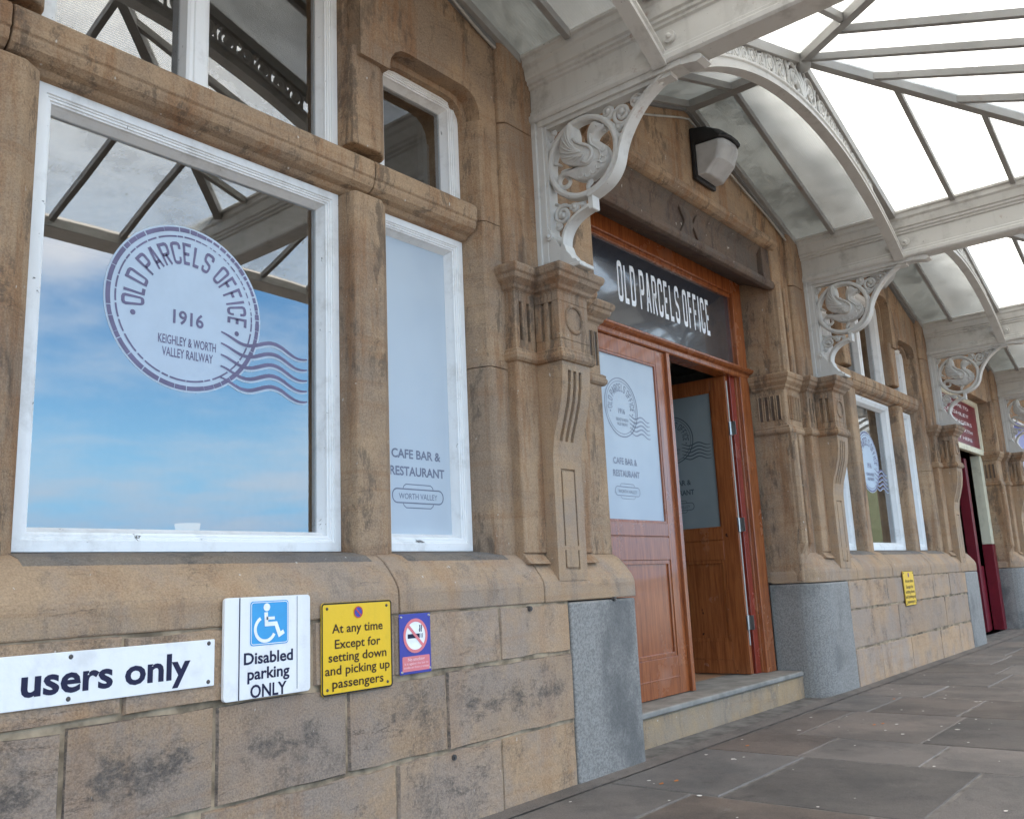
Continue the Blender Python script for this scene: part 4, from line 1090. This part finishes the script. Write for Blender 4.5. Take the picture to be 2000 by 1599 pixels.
def roof_bay(x0, x1):
    xm = (x0+x1)/2; e = .11; L, R = x0+e, x1-e
    N_ = Vector((xm, YN, ZR)); up = Vector((0, 0, .02))
    gb = lambda a, c, w, h, nm: (lambda b: (b.bar(a, c, w, h), cpart(b, nm, 'bar_paint', bevel=.003)))(B())
    gb((xm, .13, ZR-.02), (xm, YN, ZR-.02), .075, .085, 'ridge_bar')
    for C in (L, R):
        gb(N_-up, Vector((C, YG, ZG))-up, .055, .075, 'hip_bar')
        for yy in (.085, -.235, -.70, -1.142, -1.546, -1.92):
            if yy > YN: a = Vector((xm, yy, ZR))
            else:
                s = (YN-yy)/(YN-YG); a = Vector((xm+(C-xm)*s, yy, ZR+(ZG-ZR)*s))
            w = (.055, .07) if yy == -.70 else (.034, .046)
            gb(a-up, Vector((C, yy, ZG))-up, w[0], w[1], 'glazing_bar')
    for q in (-.72, -.45, -.2, 0, .2, .45, .72):
        s = abs(q); a = Vector((xm+q*(R-xm), YN+(YG-YN)*s, ZR+(ZG-ZR)*s))
        gb(a-up, Vector((a.x, YG, ZG))-up, .034, .046, 'glazing_bar'); gb(Vector((a.x, YG, ZG))-up, Vector((a.x, YF, 3.43))-up, .034, .046, 'glazing_bar')
    # knob at the ridge end
    k = B(); k.sphere(N_-Vector((0, 0, .07)), .05, 12); cpart(k, 'ridge_boss', 'bar_paint', smooth=True)
    t = .006
    def pane(pts, mat):
        g = B(); P = [Vector(p) for p in pts]; n = (P[1]-P[0]).cross(P[2]-P[0]).normalized()
        if n.z < 0: n = -n
        g.prism([p+n*.004 for p in P], n*t); cpart(g, 'glass_pane', mat)
    for C in (L, R):
        pane([(xm, .12, ZR), (xm, -.235, ZR), (C, -.235, ZG), (C, .12, ZG)], 'grimy_shade_glass')
        pane([(xm, -.237, ZR), (xm, -.70, ZR), (C, -.70, ZG), (C, -.237, ZG)], 'dusty_shade_glass')
        pane([(xm, -.702, ZR), (xm, YN, ZR), (C, YG, ZG), (C, -.702, ZG)], 'roof_glass')
    pane([(xm, YN, ZR), (L, YG, ZG), (R, YG, ZG)], 'roof_glass')
    pane([(L, YG-.002, ZG), (R, YG-.002, ZG), (R, YF, 3.43), (L, YF, 3.43)], 'roof_glass')
    # arched rib with pierced scrollwork
    y = -.70; a0, a1 = x0+.06, x1-.06; half = (a1-a0)/2; sg = .535; Rr = (half**2+sg**2)/(2*sg); zc = 3.225+sg-Rr
    th = math.asin(half/Rr); arcp = [(xm+Rr*math.sin(-th+2*th*i/40), zc+Rr*math.cos(-th+2*th*i/40)) for i in range(41)]
    b = B(); rings = []
    for i, (ax, az) in enumerate(arcp):
        t_ = -th+2*th*i/40; n = Vector((math.sin(t_), 0, math.cos(t_))); p = Vector((ax, y, az))
        rings.append([p+n*v+Vector((0, u, 0)) for u, v in ((-.036, 0), (.036, 0), (.036, .016), (.020, .022), (.020, .055), (.030, .062), (.030, .075), (-.030, .075), (-.030, .062), (-.020, .055), (-.020, .022), (-.036, .016))])
    b.loft(rings); rib = cpart(b, 'arch_rib', 'iron_paint')
    s = B()
    zs = lambda x: ZR-.045-(ZR-ZG)*abs(x-xm)/(R-xm)
    za = lambda x: zc+math.sqrt(max(0, Rr**2-(x-xm)**2))+.075
    P = lambda u, v, w=0: (u, y+w, v)
    def ring(cx, cz, r, turns=1.0, sd=1, a_=0):
        pts = [(cx+sd*r*(1-.72*i/30*(turns > 1))*math.cos(a_+2*math.pi*turns*i/30), y, cz+r*(1-.72*i/30*(turns > 1))*math.sin(a_+2*math.pi*turns*i/30)) for i in range(31)]
        s.tube(pts, .011, 6)
    for sd in (-1, 1):
        x = .13
        k = 0
        while x < 1.32:
            xx = xm+sd*x; hgt = zs(xx)-za(xx); r = max(.022, hgt*.40)
            ring(xx, (zs(xx)+za(xx))/2, r, 1.9 if k % 2 else 1.0, sd, .6*k)
            if k % 2 == 0 and r > .04: ring(xx, (zs(xx)+za(xx))/2, r*.55, 1.6, -sd, 1.1)
            s.tube([(xx+sd*r*1.05, y, za(xx+sd*r)), (xx+sd*r*.9, y, (zs(xx)+za(xx))/2), (xx+sd*r*1.3, y, zs(xx+sd*r*1.3))], .010, 6)
            s.tube([(xx-sd*r*.9, y, zs(xx-sd*r)), (xx, y, (zs(xx)+za(xx))/2+r*.2), (xx+sd*r*.5, y, za(xx+sd*r*.5))], .008, 6)
            x += 2.15*r+.012; k += 1
    for i in range(5):                               # leaf in the crown
        a = rad(90+(i-2)*22); s.tube([(xm, y, 3.86), (xm+.1*math.cos(a), y, 3.86+.1*math.sin(a)), (xm+.19*math.cos(a), y, 3.86+.2*math.sin(a))], [.016, .02, .004], 6)
    s.build('rib_scrollwork', 'iron_paint', rib)
    # lead strip and cable where the glass meets the wall
    f = B()
    for C in (L, R): f.bar((xm, .108, ZR-.035), (C, .108, ZG-.045), .022, .05)
    cpart(f, 'lead_strip', 'lead_flashing')
for i in range(6): roof_bay(PIER[i], PIER[i+1])
for i in range(1, 7): beam(PIER[i])
gutter(PIER[0], PIER[6])

# bracket: local frame is world (x = pier centre), traced in the (y, z) plane
def bracket(xc):
    e = bpy.data.objects.new('canopy_bracket', None); COL.objects.link(e); e.parent = canopy; e.empty_display_size = .1
    pl = lambda u, v, w: (xc+w, u, v)
    b = B()
    # wall leg with raised edge, foot
    b.box(xc-.045, xc+.045, .010, .071, 2.47, 3.235); b.box(xc-.058, xc+.058, .045, .0715, 2.44, 3.235)
    b.box(xc-.036, xc+.036, -.008, .014, 2.62, 3.2)
    b.px([(.071, 2.404), (-.178, 2.404), (-.178, 2.422), (-.160, 2.432), (-.150, 2.448), (-.128, 2.455), (-.118, 2.475), (-.098, 2.50), (-.085, 2.54), (-.06, 2.53), (-.03, 2.58), (.01, 2.66), (.071, 2.66)], xc-.042, xc+.042)
    b.box(xc-.06, xc+.06, -.185, .071, 2.402, 2.424, .004)
    # outer flange: concave foot curve, beak, bulge round the ring, sweep to the beam
    low = [(-.085, 2.50), (-.080, 2.54), (-.086, 2.585), (-.106, 2.622), (-.136, 2.650), (-.178, 2.672), (-.240, 2.690)]
    top = [(-.240, 2.740), (-.30, 2.758), (-.352, 2.782), (-.395, 2.820), (-.424, 2.870), (-.440, 2.925), (-.462, 2.98), (-.492, 3.03), (-.53, 3.08), (-.575, 3.125), (-.63, 3.165), (-.70, 3.20), (-.79, 3.225), (-.86, 3.24)]
    def flange(pts, t):
        pts = [tuple(p) for p in catmull(pts, 4)]
        n = len(pts); r = []
        for i in range(n):
            d = (Vector(pts[min(i+1, n-1)])-Vector(pts[max(i-1, 0)])).normalized(); q = Vector((-d.y, d.x))
            p = Vector(pts[i]); r.append([(xc+w, p.x+q.x*o, p.y+q.y*o) for o, w in ((0, -.040), (0, .040), (t*.45, .040), (t*.6, .022), (t, .018), (t, -.018), (t*.6, -.022), (t*.45, -.040))])
        b.loft(r)
    flange(low, -.030); flange(top, -.030)
    b.box(xc-.03, xc+.03, -.262, -.236, 2.678, 2.752, .004)
    b.px([(-.78, 3.235), (-.86, 3.235), (-.90, 3.222), (-.91, 3.20), (-.88, 3.19), (-.80, 3.205)], xc-.045, xc+.045)
    b.sphere((xc, -.03, 2.64), .0, 6) if False else None
    # top rail
    b.box(xc-.05, xc+.05, -.80, .03, 3.205, 3.236); b.box(xc-.032, xc+.032, -.74, .03, 3.185, 3.206)
    # ring
    ring = []
    for i in range(49):
        a = 2*math.pi*i/48; c, s_ = math.cos(a), math.sin(a)
        ring.append([(xc+w, -.212+c*r, 2.968+s_*r) for r, w in ((.184, -.020), (.188, -.030), (.200, -.034), (.212, -.030), (.216, -.020), (.216, .020), (.212, .030), (.200, .034), (.188, .030), (.184, .020))])
    b.loft(ring, cap=False)
    for w in (-.045, .045): b.cyl((xc, .0, 2.60), (math.copysign(1, w), 0, 0), .022, .055, 14); b.sphere((xc+w*1.25, .0, 2.60), .012, 8)
    br = b.build('bracket_frame', 'iron_paint', e, bevel=.0015)
    # scrolls
    s = B()
    def scroll(cy, cz, r, turns, a0, sd, rad_=.011):
        nonlocal s
        n = int(22*turns); pts = []
        for i in range(n+1):
            f = i/n; rr = r*(1-.80*f); a = a0+sd*2*math.pi*turns*f; pts.append((xc, cy+rr*math.cos(a), cz+rr*math.sin(a)))
        s.tube(pts, rad_, 8); s.sphere(pts[-1], rad_*1.7, 8, (1.3, 1, 1))
    scroll(-.445, 3.118, .056, 1.7, rad(200), 1); scroll(-.365, 3.155, .036, 1.5, rad(-20), -1); scroll(-.415, 3.055, .026, 1.3, rad(90), 1, .009); scroll(-.53, 3.150, .036, 1.4, rad(180), -1, .010); scroll(-.60, 3.172, .024, 1.2, rad(0), 1, .008)
    s.tube([(xc, -.40, 3.02), (xc, -.455, 3.06), (xc, -.50, 3.10), (xc, -.58, 3.165), (xc, -.68, 3.19)], .010, 6)
    s.build('scroll', 'iron_paint', e, smooth=True); s = B()
    scroll(-.062, 2.712, .050, 1.7, rad(120), -1); scroll(-.135, 2.725, .026, 1.3, rad(0), 1, .009); scroll(-.03, 2.655, .022, 1.2, rad(60), 1, .008); scroll(-.185, 2.722, .016, 1.2, rad(60), 1, .007)
    s.tube([(xc, -.02, 2.78), (xc, -.045, 2.765), (xc, -.11, 2.745), (xc, -.20, 2.735)], .009, 6)
    s.build('scroll', 'iron_paint', e, smooth=True); s = B()
    scroll(.0, 3.155, .028, 1.3, rad(180), 1, .009); scroll(-.035, 3.165, .016, 1.0, rad(0), 1, .008)
    s.build('scroll', 'iron_paint', e, smooth=True)
    wyvern(e, xc, pl)
    return e
def wyvern(e, xc, pl):
    """winged two-legged beast cast in the ring: rounded body slab, curled tail, raised wing with feather ribs"""
    w = B()
    body = [(-.268, 3.112), (-.284, 3.124), (-.303, 3.122), (-.318, 3.110), (-.333, 3.098), (-.350, 3.088), (-.352, 3.076), (-.336, 3.070), (-.318, 3.062), (-.300, 3.050), (-.291, 3.034), (-.300, 3.020), (-.322, 3.008), (-.345, 2.985), (-.360, 2.953), (-.363, 2.920), (-.352, 2.892), (-.330, 2.870), (-.297, 2.852), (-.255, 2.838), (-.212, 2.842), (-.170, 2.858), (-.135, 2.882), (-.105, 2.903), (-.080, 2.908), (-.082, 2.932), (-.115, 2.934), (-.155, 2.926), (-.195, 2.930), (-.225, 2.945), (-.248, 2.972), (-.254, 3.005), (-.250, 3.035), (-.250, 3.065), (-.256, 3.092)]
    w.relief(catmull(body, 3, True), pl, .048, .009)
    tail = catmull([(-.105, 2.917), (-.080, 2.921), (-.062, 2.912), (-.051, 2.892), (-.056, 2.868), (-.078, 2.853), (-.104, 2.856), (-.118, 2.874), (-.108, 2.893)], 4)
    w.tube([(xc, p.x, p.y) for p in tail], [.017-.008*i/len(tail) for i in range(len(tail))], 10)
    # beak, crest, eye
    w.tube([(xc, -.335, 3.094), (xc, -.350, 3.092), (xc, -.364, 3.082)], [.012, .010, .003], 8)
    w.tube([(xc, -.330, 3.074), (xc, -.346, 3.066), (xc, -.355, 3.056)], [.010, .008, .003], 8)
    w.tube([(xc, -.300, 3.112), (xc, -.318, 3.130), (xc, -.338, 3.152)], [.013, .008, .003], 8)
    w.tube([(xc, -.280, 3.115), (xc, -.282, 3.132), (xc, -.296, 3.146)], [.010, .006, .002], 8)
    for sx in (-1, 1):
        w.sphere((xc+sx*.032, -.312, 3.094), .006, 8)
        # neck furrow and breast plates
        nk = catmull([(-.276, 3.062), (-.270, 3.035), (-.276, 3.008), (-.300, 2.985), (-.322, 2.958), (-.326, 2.928), (-.312, 2.900)], 4)
        w.tube([(xc+sx*.033, p.x, p.y) for p in nk], .0055, 6)
        for yy, zz, r in ((-.345, 2.962, .016), (-.349, 2.932, .017), (-.338, 2.904, .017), (-.312, 2.882, .016), (-.280, 2.868, .016), (-.245, 2.860, .015), (-.205, 2.866, .014)):
            w.tube([(xc+sx*.034, yy+r*math.cos(rad(a)), zz+r*math.sin(rad(a))) for a in range(150, 400, 25)], .0035, 5)
    # leg and claw on the ring
    w.tube([(xc, -.236, 2.850), (xc, -.238, 2.832), (xc, -.222, 2.812), (xc, -.225, 2.786)], [.022, .016, .011, .012], 10)
    for d in (-.018, 0, .016): w.tube([(xc, -.224, 2.796), (xc+d*.3, -.224+d*1.4, 2.776)], [.009, .003], 6)
    w.tube([(xc, -.030, 3.075), (xc, -.026, 3.03), (xc, -.036, 2.995), (xc, -.075, 2.972)], [.004, .013, .012, .004], 8)
    w.build('winged_beast', 'iron_paint', e, smooth=True)
    g = B()
    wing = [(-.158, 3.168), (-.172, 3.135), (-.178, 3.095), (-.176, 3.066), (-.192, 3.040), (-.224, 3.018), (-.256, 3.000), (-.284, 2.975), (-.290, 2.945), (-.276, 2.918), (-.250, 2.905), (-.205, 2.912), (-.160, 2.930), (-.125, 2.950), (-.100, 2.975), (-.088, 3.015), (-.090, 3.055), (-.102, 3.100), (-.126, 3.140)]
    g.relief(catmull(wing, 3, True), pl, .076, .009)
    sh = (-.262, 2.958)
    for sx in (-1, 1):
        o = sx*.047
        for tip, bend in (((-.150, 3.150), .030), ((-.128, 3.128), .024), ((-.110, 3.095), .018), ((-.098, 3.055), .012), ((-.097, 3.018), .006), ((-.108, 2.985), .0), ((-.135, 2.960), -.004), ((-.175, 2.940), -.006), ((-.215, 2.926), -.006)):
            a = Vector((-.215, 2.985)) if tip[1] > 2.99 else Vector((-.245, 2.962)); c = Vector(tip); d = (c-a).normalized(); n = Vector((-d.y, d.x))
            ln = [a+(c-a)*t-n*bend*math.sin(math.pi*t) for t in (0, .25, .5, .75, 1)]
            g.tube([(xc+o, p.x, p.y) for p in ln], [.004, .0055, .006, .0055, .003], 6)
        cv = catmull([(-.180, 3.070), (-.196, 3.044), (-.226, 3.022), (-.256, 3.003), (-.280, 2.976), (-.284, 2.948), (-.270, 2.926), (-.246, 2.918), (-.226, 2.930)], 3)
        g.tube([(xc+sx*.044, p.x, p.y) for p in cv], .0095, 8)
    g.build('beast_wing', 'iron_paint', e, smooth=True)
br0 = bracket(PIER[2])
for i in (1, 3, 4, 5, 6): copy_part(br0, PIER[i]-PIER[2])

# ------------------------------------------------------------------ wall lamps and cable
def wall_lamp(x, y, z, label):
    l = thing('wall_lamp', label, 'lamp', (x, y, z), 'bulkhead lamps under the canopy'); l.scale = (.88, .82, .90)
    b = B(); b.box(-.165, .165, -.035, 0, 0, .43, .006); b.box(-.10, .10, -.05, -.03, .40, .45)
    b.build('back_plate', 'lamp_black', l, bevel=.006)
    def sect(x, s): return [(x, -.035, .03+.0*s), (x, -.10*s-.03, .03), (x, -.235*s-.02, .12), (x, -.285*s-.02, .225), (x, -.28*s-.02, .275), (x, -.035, .285)]
    b = B(); b.loft([sect(u, s) for u, s in ((-.155, .80), (-.12, .95), (-.05, 1.0), (.05, 1.0), (.12, .95), (.155, .80))]); b.build('lamp_lens', 'lamp_lens', l, bevel=.012, seg=3)
    def hood(x, s): return [(x, -.03, .285), (x, -.285*s-.03, .275), (x, -.295*s-.03, .295), (x, -.24*s-.02, .355), (x, -.15*s-.02, .40), (x, -.03, .425)]
    b = B(); b.loft([hood(u, s) for u, s in ((-.165, .82), (-.12, .97), (-.05, 1.02), (.05, 1.02), (.12, .97), (.165, .82))]); b.build('lamp_hood', 'lamp_black', l, bevel=.008, seg=2)
    return l
la = wall_lamp(5.47, .118, 3.585, 'black hooded wall lamp under the glass gable above the cafe doors')
lb = la.copy(); COL.objects.link(lb); lb.location = (9.12, .118, 3.66); lb['label'] = 'wall lamp half hidden behind the bracket over the far cafe window'
for ch in list(la.children):
    k = ch.copy(); COL.objects.link(k); k.parent = lb
def cable():
    b = B(); P = []
    for t in range(25):
        f = t/24; x = 1.7+1.75*f; P.append((x, .098+.006*math.sin(9*f), 4.09-.585*f+.012*math.sin(14*f)))
    b.tube(P, .008, 6)
    tag(b.build('wall_cable', 'cable_grey', smooth=True), 'grey cable run along the wall under the glass over the near windows', 'cable')
    b = B(); P = []
    for t in range(31):
        f = t/30; x = 3.62+3.35*f; z = 4.02-.50*abs(x-5.3)/1.7; P.append((x, .096, z+.015*math.sin(16*f)-.012))
    b.tube(P, .008, 6)
    tag(b.build('wall_cable', 'cable_grey', smooth=True), 'grey cable clipped along the gable over the cafe entrance lamp', 'cable')
cable()

# ------------------------------------------------------------------ pavement and ground
def pavement():
    b = B(); rnd = random.Random(21)
    xs = [-14, -12.2, -10.6, -9, -7.6, -6.2, -4.9, -3.6, -2.4, -1.3, -.3, .7, 1.7, 2.62, 3.55, 4.48, 5.06, 6.02, 6.78, 7.5, 8.35, 9.1, 10, 10.9, 11.7, 12.6, 13.5, 14.5, 15.6, 16.8, 18, 19.4, 21, 23, 25]
    fixed = {3.55: [-.62, -1.42, -2.2], 4.48: [-.585, -1.15, -1.75], 5.06: [-.34, -1.0, -1.7], 6.02: [-.42, -.95, -1.6], 2.62: [-.5, -1.25, -2.0], 6.78: [-.55, -1.2, -1.9]}
    y_out = -3.6
    for x0, x1 in zip(xs, xs[1:]):
        ys = fixed.get(x0)
        if ys is None:
            ys = []; y = -.17-rnd.uniform(.25, .8)
            while y > y_out+.4: ys.append(y); y -= rnd.uniform(.45, .95)
        else:
            ys = list(ys); y = ys[-1]-rnd.uniform(.5, .9)
            while y > y_out+.4: ys.append(y); y -= rnd.uniform(.5, .9)
        ys = [-.075]+ys+[y_out]
        for ya, yb in zip(ys, ys[1:]):
            v = rnd.uniform(.72, 1.22); warm = rnd.uniform(-.07, .10)
            b.tint = (v*(1+warm), v, v*(1-warm*.7)); e = .006; dz = rnd.uniform(-.0015, .0015)
            c = .006
            P0 = [(x0+e, yb+e), (x1-e, yb+e), (x1-e, ya-e), (x0+e, ya-e)]
            J = [(rnd.uniform(-.006, .006), rnd.uniform(-.006, .006)) for _ in range(4)]
            o = [(p[0]+j[0], p[1]+j[1]) for p, j in zip(P0, J)]
            inn = [(p[0]+(c if k in (0, 3) else -c), p[1]+(c if k < 2 else -c)) for k, p in enumerate(o)]
            V0 = [b.bm.verts.new((p[0], p[1], -.006)) for p in o]; V1 = [b.bm.verts.new((p[0], p[1], dz)) for p in inn]
            for k in range(4): b._f(b.bm.faces.new((V0[k], V0[(k+1) % 4], V1[(k+1) % 4], V1[k])))
            b._f(b.bm.faces.new(V1))
    # cement fillet along the wall and joints below
    b.tint = (1.0, .98, .95)
    b.face([(-14, -.07, .0012), (25, -.07, .0012), (25, .0, .014), (-14, .0, .014)])
    b.mi = 1; b.face([(-14, y_out, -.004), (25, y_out, -.004), (25, .3, -.004), (-14, .3, -.004)])
    b.mi = 2
    for i in range(120):
        x, y = rnd.uniform(2.8, 9.5), rnd.uniform(-2.3, -.1); r = rnd.uniform(.004, .0115) if rnd.random() < .8 else rnd.uniform(.011, .016); q = rnd.uniform(.6, 1)
        a0 = rnd.uniform(0, 3)
        b.face([(x+r*math.cos(a0+a)*rnd.uniform(.7, 1.15), y+r*q*math.sin(a0+a)*rnd.uniform(.7, 1.15), .0035) for a in [2*math.pi*k/9 for k in range(9)]])
    b.mi = 3
    for x, y in ((3.62, -.30), (3.7, -.33), (5.5, -.62), (5.56, -.65), (4.6, -.25), (6.6, -.4)):
        b.face([(x, y, .005), (x+.022, y-.008, .005), (x+.034, y+.004, .007), (x+.014, y+.012, .005)])
    b.mi = 4; b.tint = (1, 1, 1)
    o = b.build('pavement', ['paving_stone', 'paving_joint', 'gum', 'leaf_litter'] + ['paving_stone'], None, recalc=False)
    for p in o.data.polygons:
        if p.normal.z < -0.2: p.flip()
    struct(o)
    b = B(); n = 60; rows = []
    for j, (d, k) in enumerate(((70, 0), (78, .35), (95, .75), (120, 1.0), (160, .9))):
        rows.append([(d*math.sin(rad(62+58*i/n)), -2+d*math.cos(rad(62+58*i/n)), -.12+k*(9.0+3.5*math.sin(i*.31)+1.6*math.sin(i*.83+1)+1.2*rnd.random())*min(1, 6*i/n, 6*(n-i)/n)) for i in range(n+1)])
    b.loft(rows, closed=False, cap=False); struct(b.build('hills', 'hill_grass'))
    b = B(); b.box(-14, 25, -3.75, -3.6, -.12, 0, .01); struct(b.build('kerb', 'threshold_stone'))
    b = B(); b.face([(-600, -600, -.12), (600, -600, -.12), (600, 600, -.12), (-600, 600, -.12)]); struct(b.build('ground', 'asphalt'))
pavement()
